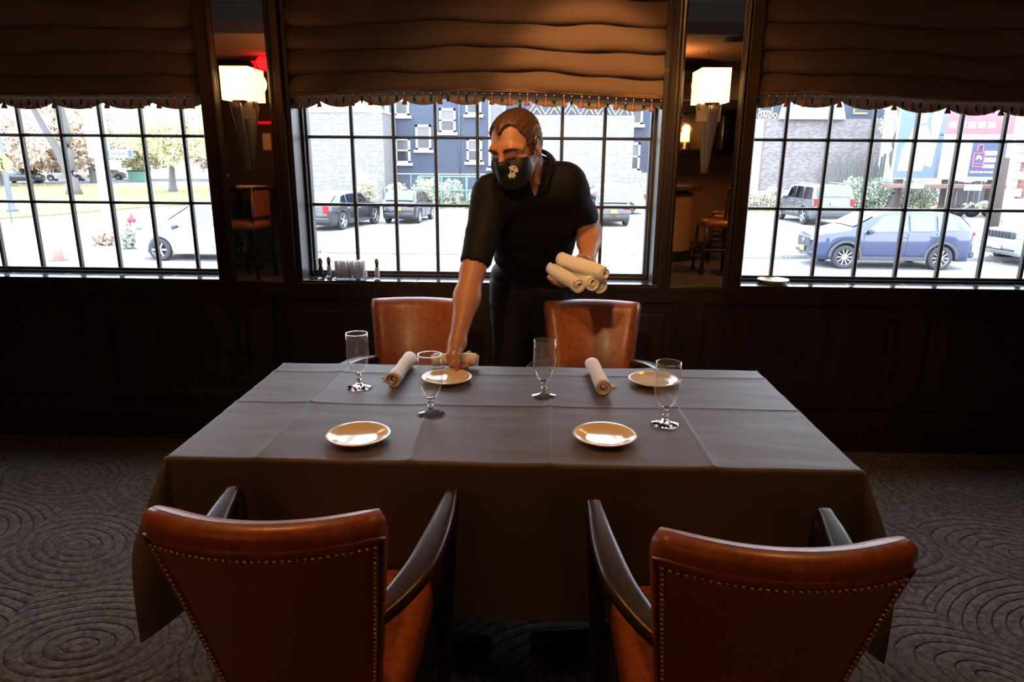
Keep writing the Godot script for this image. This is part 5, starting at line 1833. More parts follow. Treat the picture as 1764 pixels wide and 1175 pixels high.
func cars() -> void:
	var suv := {"l": 4.55, "w": 1.84, "r": 0.345, "rear": -1.30, "front": 1.40, "tumble": 0.15, "base": 0.25, "clad": true, "spokes": 10, "rails": false,
		"top": [[-2.28, 0.62, 0.64], [-2.24, 0.95, 0.98], [-2.16, 1.10, 1.16], [-1.80, 1.12, 1.52], [-1.55, 1.11, 1.60], [-0.9, 1.08, 1.66], [-0.2, 1.06, 1.68], [0.3, 1.05, 1.63], [0.62, 1.05, 1.52], [1.25, 1.05, 1.17], [1.45, 1.04, 1.11], [1.95, 0.98, 1.03], [2.18, 0.92, 0.95], [2.28, 0.60, 0.62]],
		"plan": [[-2.28, 0.72], [-2.1, 0.90], [-1.6, 0.98], [0.0, 1.0], [1.4, 0.98], [1.9, 0.90], [2.15, 0.74], [2.28, 0.55]],
		"windows": [[-1.05, -0.35, -1.00, -0.32], [-0.28, 0.95, -0.25, 0.42], [-1.72, -1.12, -1.52, -1.10]], "screen": [1.18, 0.62], "tail": [-2.12, -1.80], "mirror": 0.78, "lamp_y": 0.84,
		"tail_lamp": [1.04, 0.40, 0.10, 0.07], "handles": [-0.22, -1.02], "seams": [-0.30, 0.92, -1.1], "grille": [0.72, 0.32, 0.95], "plate_y": 0.86, "paint_mirror": false}
	car("suv", "navy blue sport utility car parked across the street under the right window", Vector3(9.98, GY, -20.05), PI - 0.02, suv, M.navy)
	var jeep := {"l": 4.4, "w": 1.78, "r": 0.36, "rear": -1.30, "front": 1.33, "tumble": 0.10, "base": 0.28, "clad": true, "spokes": 5, "rails": true, "rail_x": [-1.7, 0.2],
		"top": [[-2.20, 0.75, 0.78], [-2.18, 1.04, 1.06], [-2.10, 1.06, 1.30], [-1.98, 1.06, 1.60], [-1.7, 1.06, 1.66], [0.0, 1.05, 1.68], [0.42, 1.04, 1.60], [0.85, 1.03, 1.10], [1.0, 1.03, 1.06], [1.95, 1.00, 1.02], [2.14, 0.94, 0.97], [2.20, 0.62, 0.64]],
		"plan": [[-2.2, 0.86], [-2.1, 0.95], [-1.6, 1.0], [1.3, 1.0], [1.95, 0.96], [2.2, 0.86]],
		"windows": [[-1.02, -0.30, -1.02, -0.30], [-0.22, 0.66, -0.22, 0.36], [-1.88, -1.12, -1.84, -1.12]], "screen": [0.82, 0.42], "tail": [-2.14, -1.98], "mirror": 0.62, "lamp_y": 0.86,
		"tail_lamp": [0.98, 0.16, 0.30, 0.04], "handles": [-0.12, -0.95], "seams": [-0.26, 0.72, -1.06], "grille": [0.88, 0.20, 1.0], "slots": true, "plate_y": 0.92, "yellow_front": false, "scale": 1.12}
	car("jeep", "dark grey boxy off-road car parked in the lot behind the navy car, seen from behind", Vector3(13.75, GY, -35.0), PI * 0.5 + 0.03, jeep, M.grey_paint)
	var jeep2 := jeep.duplicate(true)
	jeep2.l = 4.5; jeep2.scale = 1.0
	car("jeep", "grey off-road car with a slotted grille at the right edge, behind the navy car", Vector3(15.9, GY, -20.9), PI + 0.12, jeep2, M.silver_paint)
	var sedan := {"l": 4.75, "w": 1.86, "r": 0.345, "rear": -1.40, "front": 1.42, "tumble": 0.20, "base": 0.22, "spokes": 5,
		"top": [[-2.38, 0.60, 0.62], [-2.34, 0.96, 0.98], [-2.20, 1.00, 1.03], [-1.95, 0.99, 1.12], [-1.55, 0.98, 1.36], [-0.9, 0.96, 1.45], [-0.1, 0.94, 1.47], [0.5, 0.93, 1.38], [1.2, 0.92, 0.99], [1.45, 0.90, 0.94], [2.1, 0.80, 0.83], [2.34, 0.68, 0.70], [2.38, 0.5, 0.52]],
		"plan": [[-2.38, 0.80], [-2.2, 0.93], [-1.6, 1.0], [1.3, 1.0], [2.0, 0.90], [2.38, 0.62]],
		"windows": [[-1.0, -0.22, -0.95, -0.20], [-0.14, 0.95, -0.12, 0.42], [-1.62, -1.08, -1.32, -1.04]], "screen": [1.16, 0.52], "tail": [-2.08, -1.52], "mirror": 0.80, "lamp_y": 0.68,
		"tail_lamp": [0.84, 0.22, 0.30, 0.05], "handles": [-0.10, -1.0], "seams": [-0.18, 0.9, -1.05], "grille": [0.55, 0.20, 1.0], "plate_y": 0.52, "handle_mat": true, "scale": 1.05}
	car("sedan", "black car with big red tail lights, rear-on at the left of the parking lot", Vector3(-8.55, GY, -30.3), PI * 0.5 - 0.24, sedan, M.black_paint)
	var hatch := {"l": 4.0, "w": 1.70, "r": 0.33, "rear": -1.22, "front": 1.25, "tumble": 0.15, "base": 0.24, "spokes": 7,
		"top": [[-2.0, 0.64, 0.66], [-1.97, 0.97, 0.99], [-1.85, 1.02, 1.06], [-1.55, 1.02, 1.46], [-1.2, 1.01, 1.54], [-0.3, 0.99, 1.56], [0.3, 0.98, 1.48], [0.95, 0.97, 1.05], [1.15, 0.95, 1.0], [1.7, 0.88, 0.91], [1.95, 0.75, 0.77], [2.0, 0.55, 0.57]],
		"plan": [[-2.0, 0.86], [-1.85, 0.96], [-1.4, 1.0], [1.2, 1.0], [1.7, 0.90], [2.0, 0.66]],
		"windows": [[-0.86, -0.20, -0.84, -0.20], [-0.12, 0.72, -0.12, 0.26], [-1.5, -0.94, -1.34, -0.92]], "screen": [0.92, 0.32], "tail": [-1.82, -1.52], "mirror": 0.62, "lamp_y": 0.74,
		"tail_lamp": [0.90, 0.34, 0.16, 0.05], "handles": [-0.08, -0.86], "seams": [-0.16, 0.75, -0.9], "grille": [0.62, 0.18, 0.9], "plate_y": 0.72, "yellow": true}
	car("hatchback", "small black car with a yellow plate parked rear-on beside the black car", Vector3(-6.0, GY, -33.3), PI * 0.5 - 0.10, hatch, M.black_paint)
	car("hatchback", "silver car with a red tail light half hidden by the server's shoulder", Vector3(-1.2, GY, -33.6), PI * 0.5 - 0.05, hatch, M.silver_paint)
	car("hatchback", "dark car in the lot glimpsed between the server's arm and his body", Vector3(3.35, GY, -33.0), PI * 0.5 + 0.1, hatch, M.black_paint)
	var white := sedan.duplicate(true)
	white.l = 4.75
	car("white_car", "white car standing in the street at the right of the left window", Vector3(-9.3, GY, -20.05), PI, suv_like_van(), M.white_paint)
	var far := sedan
	car("distant_car", "silver car far across the park, right of the utility pole", Vector3(-57.0, GY, -92), 0.35, suv, M.silver_paint)
	car("distant_car", "white car far across the park, left of the utility pole", Vector3(-58.6, GY, -86), 0.3, far, M.white_paint)
	car("distant_car", "dark car far across the park at the left edge, behind the lamp post", Vector3(-57.6, GY, -77), 0.2, suv, M.black_paint)
	# covered van parked by the garage
	car("van", "white van parked in front of the beige garage, right of the server", Vector3(3.9, GY, -39.6), PI, suv_like_van(), M.white_paint)

func suv_like_van() -> Dictionary:
	return {"l": 4.7, "w": 1.86, "r": 0.335, "rear": -1.42, "front": 1.45, "tumble": 0.16, "base": 0.22, "spokes": 6,
		"top": [[-2.35, 0.62, 0.64], [-2.32, 0.98, 1.02], [-2.2, 1.02, 1.30], [-2.0, 1.02, 1.62], [-1.5, 1.01, 1.70], [0.0, 0.99, 1.72], [0.5, 0.98, 1.62], [1.3, 0.97, 1.10], [1.5, 0.95, 1.02], [2.05, 0.86, 0.90], [2.30, 0.74, 0.76], [2.35, 0.55, 0.57]],
		"plan": [[-2.35, 0.84], [-2.1, 0.97], [-1.5, 1.0], [1.3, 1.0], [1.95, 0.90], [2.2, 0.76], [2.35, 0.60]],
		"windows": [[-1.05, -0.25, -1.03, -0.25], [-0.18, 1.0, -0.18, 0.44], [-2.0, -1.14, -1.86, -1.14]], "screen": [1.26, 0.54], "tail": [-2.24, -2.0], "mirror": 0.88, "lamp_y": 0.72,
		"tail_lamp": [1.0, 0.2, 0.34, 0.05], "handles": [-0.15, -1.0], "seams": [-0.22, 0.95, -1.1], "grille": [0.6, 0.2, 0.9], "plate_y": 0.82, "paint_mirror": false, "yellow_front": false}

func park() -> void:
	var orange := [lin(0.66, 0.42, 0.25), lin(0.70, 0.40, 0.22), lin(0.62, 0.33, 0.22), lin(0.72, 0.50, 0.26)]
	var pink := [lin(0.66, 0.44, 0.34), lin(0.70, 0.48, 0.37), lin(0.60, 0.36, 0.28)]
	var gold := [lin(0.66, 0.56, 0.20), lin(0.60, 0.54, 0.20), lin(0.68, 0.50, 0.20), lin(0.48, 0.46, 0.18)]
	var t := tree("park_tree", "big forked grey tree in the park with one trunk leaning to the left", Vector3(-36.1, GY, -53.6), [Vector3.ZERO, Vector3(0.0, 2.2, 0), Vector3(0.12, 4.6, 0), Vector3(-0.3, 8.2, 0), Vector3(-0.4, 11.5, 0)], 0.42, [[Vector3(-0.5, 10.5, 0), Vector3(4.5, 3.0, 4), 420]], orange, 101)
	var st := mk()
	tube(st, spline([Vector3(-0.05, 1.0, 0), Vector3(-0.75, 3.2, 0), Vector3(-1.75, 5.4, 0), Vector3(-3.2, 9.0, 0)], 10), [0.34, 0.33, 0.31, 0.29, 0.27, 0.25, 0.22, 0.2, 0.18, 0.15], 9)
	obj("leaning_trunk", st, M.bark, t)
	tree("park_tree", "yellow tree with low spreading branches at the right of the left window", Vector3(-31.4, GY, -59.7), [Vector3.ZERO, Vector3(0.1, 1.8, 0), Vector3(0.35, 3.4, 0), Vector3(1.2, 5.6, 0)], 0.30, [[Vector3(0.2, 5.2, 0), Vector3(4.3, 2.2, 3.5), 900], [Vector3(1.6, 4.0, 1.0), Vector3(2.2, 1.9, 2), 240]], gold, 102, "autumn trees in the park", 0.13, 14)
	tree("park_tree", "orange tree with a dark trunk behind the lamp post", Vector3(-57.2, GY, -78.7), [Vector3.ZERO, Vector3(-0.1, 2.2, 0), Vector3(0.2, 5.0, 0), Vector3(0.0, 8.0, 0)], 0.50, [[Vector3(0, 5.6, 0), Vector3(6.5, 4.4, 5), 1300]], orange, 103, "autumn trees in the park", 0.25)
	tree("park_tree", "rusty orange tree behind the utility pole", Vector3(-51.5, GY, -80.3), [Vector3.ZERO, Vector3(-0.2, 2.0, 0), Vector3(-0.5, 4.6, 0), Vector3(-0.2, 8.0, 0)], 0.34, [[Vector3(-1.0, 6.0, 0), Vector3(6.0, 4.4, 5), 1100]], orange, 104, "autumn trees in the park", 0.25)
	tree("park_tree", "yellow-orange tree behind the blue street sign", Vector3(-53.4, GY, -92.3), [Vector3.ZERO, Vector3(0.1, 2.2, 0), Vector3(0.0, 5.0, 0), Vector3(0.3, 8.5, 0)], 0.48, [[Vector3(0.6, 6.4, 0), Vector3(8.0, 5.0, 6), 1300]], gold, 105, "autumn trees in the park", 0.28)
	tree("park_tree", "pinkish tree at the left edge of the park", Vector3(-54.0, GY, -68.8), [Vector3.ZERO, Vector3(0.1, 1.6, 0), Vector3(0.0, 4.0, 0), Vector3(-0.4, 7.0, 0)], 0.40, [[Vector3(0, 5.4, 0), Vector3(5.6, 3.9, 4), 1000]], pink, 106, "autumn trees in the park", 0.24)
	tree("park_tree", "pale orange tree far behind the yellow tree", Vector3(-43.0, GY, -98), [Vector3.ZERO, Vector3(0.1, 2.4, 0), Vector3(0.0, 5.0, 0), Vector3(0.2, 9.0, 0)], 0.45, [[Vector3(0, 6.4, 0), Vector3(8.5, 5.4, 6), 1300]], pink, 107, "autumn trees in the park", 0.3)
	tree("park_tree", "amber tree far behind the forked tree", Vector3(-66.0, GY, -104), [Vector3.ZERO, Vector3(0.1, 2.4, 0), Vector3(0.0, 5.0, 0), Vector3(0.2, 10.0, 0)], 0.5, [[Vector3(0, 7.0, 0), Vector3(11, 6.4, 7), 1500]], orange, 108, "autumn trees in the park", 0.32)
	tree("park_tree", "faint yellow tree at the far right of the park", Vector3(-36.0, GY, -88), [Vector3.ZERO, Vector3(0.0, 2.0, 0), Vector3(0.1, 5.0, 0), Vector3(0.1, 9.0, 0)], 0.4, [[Vector3(0, 6.4, 0), Vector3(7.0, 5.2, 5), 1100]], gold, 109, "autumn trees in the park", 0.27)
	bush("evergreen_shrub", "small dark evergreen at the right of the park lawn", Vector3(-29.6, GY, -66), Vector3(2.6, 2.2, 2.0), 500, [lin(0.06, 0.085, 0.08), lin(0.05, 0.07, 0.06)], 110, "evergreens in the park")
	bush("roadside_shrub", "green roadside plant near the red hydrant", Vector3(-13.0, GY, -21.9), Vector3(0.9, 0.75, 0.7), 150, [lin(0.16, 0.19, 0.13), lin(0.22, 0.22, 0.15)], 111, "roadside plants")
	bush("roadside_shrub", "leafy tuft at the foot of the utility pole", Vector3(-14.5, GY, -22.7), Vector3(1.0, 0.4, 0.7), 110, [lin(0.30, 0.22, 0.13), lin(0.25, 0.14, 0.09)], 112, "roadside plants")
	# lamp post and the yellow-green crossing sign
	var p := thing("lamp_post", "grey park lamp post on the lawn at the left edge", "lamp post", Vector3(-27.75, GY + 0.05, -36))
	st = mk()
	lathe(st, [[0, 0], [0.28, 0], [0.28, 0.12], [0.18, 0.2], [0.13, 0.5], [0.11, 0.6], [0.075, 5.6], [0, 5.6]], 14)
	obj("post", st, M.steel_grey, p)
	st = mk()
	lathe(st, [[0, 5.6], [0.16, 5.65], [0.24, 6.1], [0.10, 6.4], [0, 6.45]], 14)
	obj("lantern", st, M.white_sign, p)
	p = thing("crossing_sign", "yellow-green crossing sign on a thin post at the left edge", "road sign", Vector3(-23.25, GY, -30))
	st = mk()
	box(st, Vector3(0, 1.4, 0), Vector3(0.06, 2.8, 0.04), 0.005)
	obj("post", st, M.steel_grey, p)
	st = mk()
	prism(st, pv([-0.42, 2.25, 0.42, 2.25, 0.42, 2.75, 0, 3.15, -0.42, 2.75]), 0.02, Transform3D(Basis(), Vector3(0, 0, 0.03)))
	var face := obj("sign_plate", st, M.sign_yellow, p)
	st = mk()
	box(st, Vector3(0.05, 2.5, 0.055), Vector3(0.08, 0.3, 0.008), 0.0)
	bar(st, Vector3(0.05, 2.4, 0.055), Vector3(0.16, 2.28, 0.055), 0.05, 0.008, 0.0, Vector3.BACK)
	lathe(st, [[0, 0], [0.055, 0], [0.055, 0.008], [0, 0.008]], 12, Transform3D(Basis(Vector3.RIGHT, PI / 2), Vector3(0.06, 2.74, 0.052)))
	obj("walking_figure", st, M.car_dark, face)
	# wooden utility pole with white boards, street signs
	p = thing("utility_pole", "pale utility pole with white boards at the kerb in the left window", "utility pole", Vector3(-14.62, GY, -23.2))
	st = mk()
	lathe(st, [[0, 0], [0.14, 0], [0.125, 3.0], [0.11, 9.0], [0, 9.0]], 14)
	obj("pole", st, M.white_trim, p)
	st = mk()
	box(st, Vector3(0.0, 3.45, 0.18), Vector3(0.42, 1.2, 0.03), 0.005)
	box(st, Vector3(0.42, 3.75, 0.18), Vector3(0.26, 1.5, 0.03), 0.005)
	obj("board", st, M.white_sign, p)
	var s := thing("street_sign", "white street name sign with blue ends beside the utility pole", "street sign", Vector3(-13.6, GY, -22.7))
	st = mk()
	tube(st, [Vector3(-0.42, 0, -0.06), Vector3(-0.42, 3.6, -0.06)], [0.03], 8)
	obj("post", st, M.steel_grey, s)
	st = mk()
	box(st, Vector3(0, 2.98, 0), Vector3(0.95, 0.27, 0.03), 0.005)
	obj("sign_plate", st, M.white_sign, s)
	st = mk()
	box(st, Vector3(-0.38, 2.98, 0.018), Vector3(0.14, 0.22, 0.01))
	box(st, Vector3(0.38, 2.98, 0.018), Vector3(0.14, 0.22, 0.01))
	for i in 6: box(st, Vector3(-0.22 + i * 0.085, 2.98, 0.018), Vector3(0.04, 0.10, 0.008))
	obj("sign_marking", st, M.sign_blue, s)
	st = mk()
	box(st, Vector3(-0.2, 2.62, 0), Vector3(0.46, 0.30, 0.03), 0.005)
	obj("lower_plate", st, M.white_sign, s)
	# cone, hydrant, container
	p = thing("traffic_cone", "orange traffic cone standing on the street in the left window", "traffic cone", Vector3(-13.55, GY, -19.0))
	st = mk()
	lathe(st, [[0, 0.03], [0.15, 0.03], [0.05, 0.76], [0.025, 0.80], [0, 0.80]], 18)
	obj("cone", st, M.orange, p)
	st = mk()
	box(st, Vector3(0, 0.018, 0), Vector3(0.36, 0.036, 0.36), 0.01)
	obj("base", st, M.steel_grey, p)
	p = thing("fire_hydrant", "red fire hydrant beyond the kerb, left of the white car", "hydrant", Vector3(-14.6, GY, -24.6))
	st = mk()
	lathe(st, [[0, 0], [0.17, 0], [0.17, 0.06], [0.11, 0.08], [0.11, 0.62], [0.16, 0.64], [0.16, 0.70], [0.11, 0.76], [0.05, 0.84], [0.03, 0.90], [0, 0.90]], 16)
	obj("barrel", st, M.red_paint, p)
	for a in [-1, 1]:
		st = mk()
		tube(st, [Vector3(a * 0.08, 0.50, 0), Vector3(a * 0.20, 0.50, 0)], [0.055], 10)
		obj("outlet_cap", st, M.red_paint, p)
	p = thing("waste_container", "teal waste container far across the park", "container", Vector3(-48.4, GY, -85))
	st = mk()
	prism(st, pv([-0.95, 0.1, 0.95, 0.1, 1.05, 1.3, -1.05, 1.3]), 1.3, Transform3D(), 0.03)
	obj("bin", st, M.green_paint, p)
	st = mk()
	box(st, Vector3(0, 1.36, 0.62), Vector3(2.16, 0.10, 1.44), 0.03, Basis(Vector3.RIGHT, 0.08))
	obj("lid", st, M.car_dark, p)

func yard() -> void:
	var yg := [lin(0.30, 0.29, 0.13), lin(0.34, 0.31, 0.12), lin(0.20, 0.24, 0.12)]
	var gr := [lin(0.14, 0.18, 0.11), lin(0.19, 0.22, 0.13), lin(0.10, 0.14, 0.08)]
	var rd := [lin(0.30, 0.16, 0.10), lin(0.26, 0.20, 0.11), lin(0.20, 0.22, 0.12)]
	var lot := [["yellow-green shrub beside the pale brick building", -10.4, 2.1, 1.4, yg], ["low yellow shrub behind the small black car", -8.5, 1.5, 1.3, yg], ["rounded light green shrub right of the small black car", -6.7, 1.8, 1.9, yg], ["green shrub in front of the blue house, near the server's shoulder", -5.1, 1.7, 1.6, gr], ["reddish low shrub by the silver car", -3.4, 1.2, 1.5, rd]]
	for i in lot.size():
		var e: Array = lot[i]
		bush("lot_shrub", e[0], Vector3(e[1], GY, -42.9), Vector3(e[3], e[2], 1.2), 240, e[4], 200 + i)
	for i in 3:
		bush("hedge_shrub", ["orange-leaved shrub at the foot of the mottled brick wall, left end", "orange-leaved shrub at the foot of the mottled brick wall, behind the jeep's nose", "orange-leaved shrub at the foot of the mottled brick wall, behind the jeep"][i], Vector3(13.1 + i * 1.5, GY, -43.2), Vector3(2.0, 1.35, 1.2), 260, rd, 210 + i, "orange shrubs along the brick wall")
	for i in 4:
		bush("brush_shrub", ["dark green brush under the left end of the billboard", "green brush under the billboard behind the navy car's roof", "green brush under the middle of the billboard", "thin brush under the right end of the billboard"][i], Vector3(19.9 + i * 1.42, GY, -44.2), Vector3(2.0, 2.1 - 0.1 * i, 1.4), 320, gr, 220 + i, "brush under the billboard")
	bush("brush_shrub", "rough low brush beside the grey fence", Vector3(25.6, GY, -40.2), Vector3(2.6, 0.8, 1.2), 200, yg, 226, "brush under the billboard")
	# chain-link fence in front of the blue house
	var f := thing("chain_link_fence", "low chain-link fence in front of the blue house", "fence", Vector3(-5.1, GY, -43.6))
	for i in 6:
		var st := mk()
		tube(st, [Vector3(-4.4 + i * 1.76, 0, 0), Vector3(-4.4 + i * 1.76, 2.0, 0)], [0.035], 8)
		obj("post", st, M.fence_mesh, f)
	var st := mk()
	tube(st, [Vector3(-4.4, 1.98, 0), Vector3(4.4, 1.98, 0)], [0.03], 8)
	obj("rail", st, M.fence_mesh, f)
	st = mk()
	var x := -4.4
	while x < 4.4:
		bar(st, Vector3(x, 0.05, 0), Vector3(minf(x + 1.9, 4.4), 0.05 + minf(1.9, 4.4 - x), 0), 0.008, 0.008)
		bar(st, Vector3(x, 1.95, 0), Vector3(minf(x + 1.9, 4.4), 1.95 - minf(1.9, 4.4 - x), 0), 0.008, 0.008)
		x += 0.16
	stuff(obj("wire_mesh", st, M.fence_mesh, f))
	f = thing("green_railing", "pale green metal railing behind the shrubs, left of the server", "railing", Vector3(-4.9, GY, -41.9))
	st = mk()
	for e in [[-2.1, 1.0], [-0.7, 1.0], [0.8, 1.0], [2.1, 1.0]]: tube(st, [Vector3(e[0], 0, 0), Vector3(e[0], 1.9, 0)], [0.05], 8)
	obj("post", st, M.green_paint, f)
	st = mk()
	for y in [1.1, 1.9]: tube(st, [Vector3(-2.1, y, 0), Vector3(2.1, y, 0)], [0.045], 8)
	obj("rail", st, M.green_paint, f)
	board_fence("picket_fence", "pale picket fence by the blue house at the right edge of the middle window", Vector3(6.5, GY, -43), 7, 0.12, 0.16, 2.2, M.white_trim, 31, 0.0)
	board_fence("plank_fence", "tall weathered pale plank fence behind the dark jeep", Vector3(20.2, GY, -45), 24, 0.13, 0.15, 3.5, M.old_wood, 32, 0.25)
	board_fence("plank_fence", "grey plank fence under the right end of the billboard", Vector3(26.4, GY, -43), 16, 0.16, 0.17, 1.9, M.grey_wood, 33, 0.08)
	# bare tree trunk between the plank fence and the billboard
	tree("gnarled_tree", "gnarled pale tree trunk between the plank fence and the billboard", Vector3(22.0, GY, -43.8), [Vector3.ZERO, Vector3(0.3, 1.6, 0), Vector3(-0.25, 3.2, 0), Vector3(-0.1, 5.0, 0), Vector3(0.5, 7.5, 0)], 0.26, [[Vector3(0.2, 6.0, 0), Vector3(1.6, 2.0, 1.2), 110]], yg, 240, "trees by the billboard", 0.1, 8)
	billboard()
	# posts and refuse bags
	f = thing("wooden_post", "dark wooden utility post at the right end of the billboard", "post", Vector3(21.05, GY, -32.3))
	st = mk()
	lathe(st, [[0, 0], [0.19, 0], [0.16, 2.0], [0.15, 3.1], [0.13, 3.15], [0, 3.15]], 14)
	obj("pole", st, M.brown_wood, f)
	var where := ["leftmost of the black refuse bags heaped by the grey fence", "second black refuse bag from the left by the grey fence", "third black refuse bag from the left by the grey fence", "rightmost of the black refuse bags heaped by the grey fence"]
	for i in 4:
		f = thing("refuse_bag", where[i], "refuse bag", Vector3(22.6 + i * 0.86, GY, -39.4 + 0.15 * (i % 2)), 0, "refuse bags by the grey fence")
		st = mk()
		var rows := []
		for j in 9:
			var a := PI * j / 8.0
			var r := PackedVector3Array()
			for k in 14:
				var b := TAU * k / 14
				var q := 1.0 + 0.12 * sin(k * 2.3 + j + i)
				r.append(Vector3(0.36 * sin(a) * cos(b) * q, 0.28 - 0.28 * cos(a) + (0.12 if j == 8 else 0.0), 0.3 * sin(a) * sin(b) * q))
			rows.append(r)
		grid(st, rows, true)
		obj("bag", st, M.car_dark, f)
		st = mk()
		tube(st, [Vector3(0, 0.55, 0), Vector3(0.02, 0.66, 0.01)], [0.05, 0.09], 8)
		obj("tied_neck", st, M.car_dark, f)

func board_fence(called: String, label: String, at: Vector3, n: int, w: float, pitch: float, h: float, m: Material, sd: int, uneven: float) -> void:
	var f := thing(called, label, "fence", at)
	var r := RandomNumberGenerator.new()
	r.seed = sd
	for i in n:
		var st := mk()
		var hh := h * (1.0 - uneven * r.randf())
		box(st, Vector3((i - n / 2.0) * pitch, hh / 2, r.randf() * 0.03), Vector3(w, hh, 0.025), 0.004, Basis(Vector3.BACK, r.randf_range(-1, 1) * uneven * 0.08))
		obj("board", st, m, f)
	var st := mk()
	for y in [h * 0.2, h * 0.7]: box(st, Vector3(-pitch / 2, y, -0.04), Vector3(n * pitch, 0.09, 0.05), 0.005)
	obj("rail", st, m, f)

func billboard() -> void:
	var f := thing("billboard", "large pale advertising billboard with a red top and a navy corner panel", "billboard", Vector3(24.25, GY, -42), -0.02)
	var x0 := -3.2
	var w := 6.4
	var y0 := 2.05
	var h := 4.75
	var st := mk()
	box(st, Vector3(0, y0 + h / 2, -0.08), Vector3(w + 0.2, h + 0.2, 0.14), 0.03)
	obj("frame", st, M.white_trim, f)
	# printed panels: drawn as flat areas of colour
	var ps := [["red_panel", 0.40, 1.0, 0.52, 1.0, mat(0.30, 0.13, 0.15, 0.6)], ["white_panel", 0.36, 1.0, 0.0, 0.52, mat(0.42, 0.42, 0.43, 0.6)], ["navy_panel", 0.665, 0.965, 0.02, 0.46, mat(0.075, 0.095, 0.17, 0.6)], ["photo_panel", 0.0, 0.40, 0.0, 1.0, mat(0.12, 0.17, 0.24, 0.6)]]
	var k := 0
	var pnl := {}
	for p in ps:
		st = mk(true)
		var z := 0.0 + 0.01 * (1 if p[0] == "navy_panel" else 0)
		box(st, Vector3(x0 + w * (p[1] + p[2]) / 2, y0 + h * (p[3] + p[4]) / 2, z), Vector3(w * (p[2] - p[1]), h * (p[4] - p[3]), 0.02))
		pnl[p[0]] = obj(p[0], st, p[5], f)
		k += 1
	# a generic pale figure with raised arms on the photo panel
	var skin_c := mat(0.38, 0.27, 0.19, 0.6)
	var shapes := [[pv([0.2, 0.4, 1.6, 0.4, 1.9, 2.2, 1.5, 3.0, 0.8, 2.8, 0.3, 1.6]), M.white_sign, "shirt_print"], [pv([1.7, 0.7, 2.1, 0.6, 2.3, 3.0, 2.35, 3.9, 1.8, 4.0, 1.7, 3.0, 1.9, 2.2]), skin_c, "arm_print"], [pv([1.0, 3.0, 1.5, 3.1, 1.55, 4.2, 1.2, 4.5, 0.95, 4.0]), skin_c, "arm_print"]]
	for e in shapes:
		st = mk(true)
		prism(st, e[0], 0.01, Transform3D(Basis(), Vector3(x0, y0, 0.01)))
		obj(e[2], st, e[1], pnl["photo_panel"])
	var wt: Material = M.white_sign
	text_on("lettering", "FOR YOU", 0.62, 0.01, wt, pnl["red_panel"], Transform3D(Basis(), Vector3(x0 + w * 0.76, y0 + h * 0.82, 0.015)))
	st = mk(true)
	for i in 5: box(st, Vector3(x0 + w * (0.46 + i * 0.085), y0 + h * 0.63, 0.012), Vector3(w * 0.065, 0.34, 0.008))
	obj("text_line", st, wt, pnl["red_panel"])
	st = mk(true)
	for j in 3:
		for i in 4: box(st, Vector3(x0 + w * (0.43 + i * 0.055), y0 + h * (0.16 + j * 0.08), 0.014), Vector3(w * 0.035, 0.10, 0.008))
	obj("text_line", st, mat(0.30, 0.34, 0.36, 0.6), pnl["white_panel"])
	# padlock emblem with a small bison on the navy panel
	var pink := mat(0.42, 0.12, 0.18, 0.6)
	st = mk()
	var lx := x0 + w * 0.735
	var ly := y0 + h * 0.22
	for e in [[0, -0.38, 0.66, 0.08], [0, 0.38, 0.66, 0.08], [-0.29, 0, 0.08, 0.76], [0.29, 0, 0.08, 0.76], [0, -0.22, 0.5, 0.06]]:
		box(st, Vector3(lx + e[0], ly + e[1], 0.03), Vector3(e[2], e[3], 0.02), 0.0)
	tube(st, spline([Vector3(lx - 0.17, ly + 0.40, 0.03), Vector3(lx - 0.15, ly + 0.72, 0.03), Vector3(lx, ly + 0.85, 0.03), Vector3(lx + 0.15, ly + 0.72, 0.03), Vector3(lx + 0.17, ly + 0.40, 0.03)], 13), [0.045], 8)
	obj("padlock_emblem", st, pink, pnl["navy_panel"])
	st = mk(true)
	prism(st, pv([-0.17, -0.10, -0.13, 0.02, -0.12, 0.12, 0.0, 0.17, 0.14, 0.08, 0.19, -0.02, 0.15, -0.10, 0.10, -0.10, 0.09, -0.02, -0.06, -0.02, -0.08, -0.10]), 0.01, Transform3D(Basis(), Vector3(lx, ly + 0.10, 0.03)))
	obj("bison_mark", st, wt, pnl["navy_panel"])
	st = mk(true)
	for e in [[0.835, 0.30, 0.12, 0.26], [0.84, 0.22, 0.13, 0.26], [0.83, 0.145, 0.11, 0.2], [0.80, 0.075, 0.25, 0.10]]:
		for i in 6:
			box(st, Vector3(x0 + w * (e[0] - e[2] / 2 + e[2] * (i + 0.5) / 6), y0 + h * e[1], 0.025), Vector3(w * e[2] / 6 * 0.8, e[3], 0.008))
	obj("text_line", st, wt, pnl["navy_panel"])
	# catwalk and legs
	st = mk()
	box(st, Vector3(-0.5, 1.60, 0.55), Vector3(6.6, 0.22, 0.9), 0.02)
	obj("catwalk", st, M.rust_beam, f)
	for e in [-2.6, 0.0, 2.6]:
		st = mk()
		box(st, Vector3(e, 1.4, -0.3), Vector3(0.28, 2.8, 0.28), 0.03)
		obj("leg", st, M.brown_wood, f)
	st = mk()
	box(st, Vector3(-2.3, 1.62, 1.02), Vector3(0.9, 0.30, 0.03), 0.01)
	box(st, Vector3(0.9, 1.55, 1.02), Vector3(1.0, 0.34, 0.03), 0.01)
	obj("small_plate", st, wt, f)
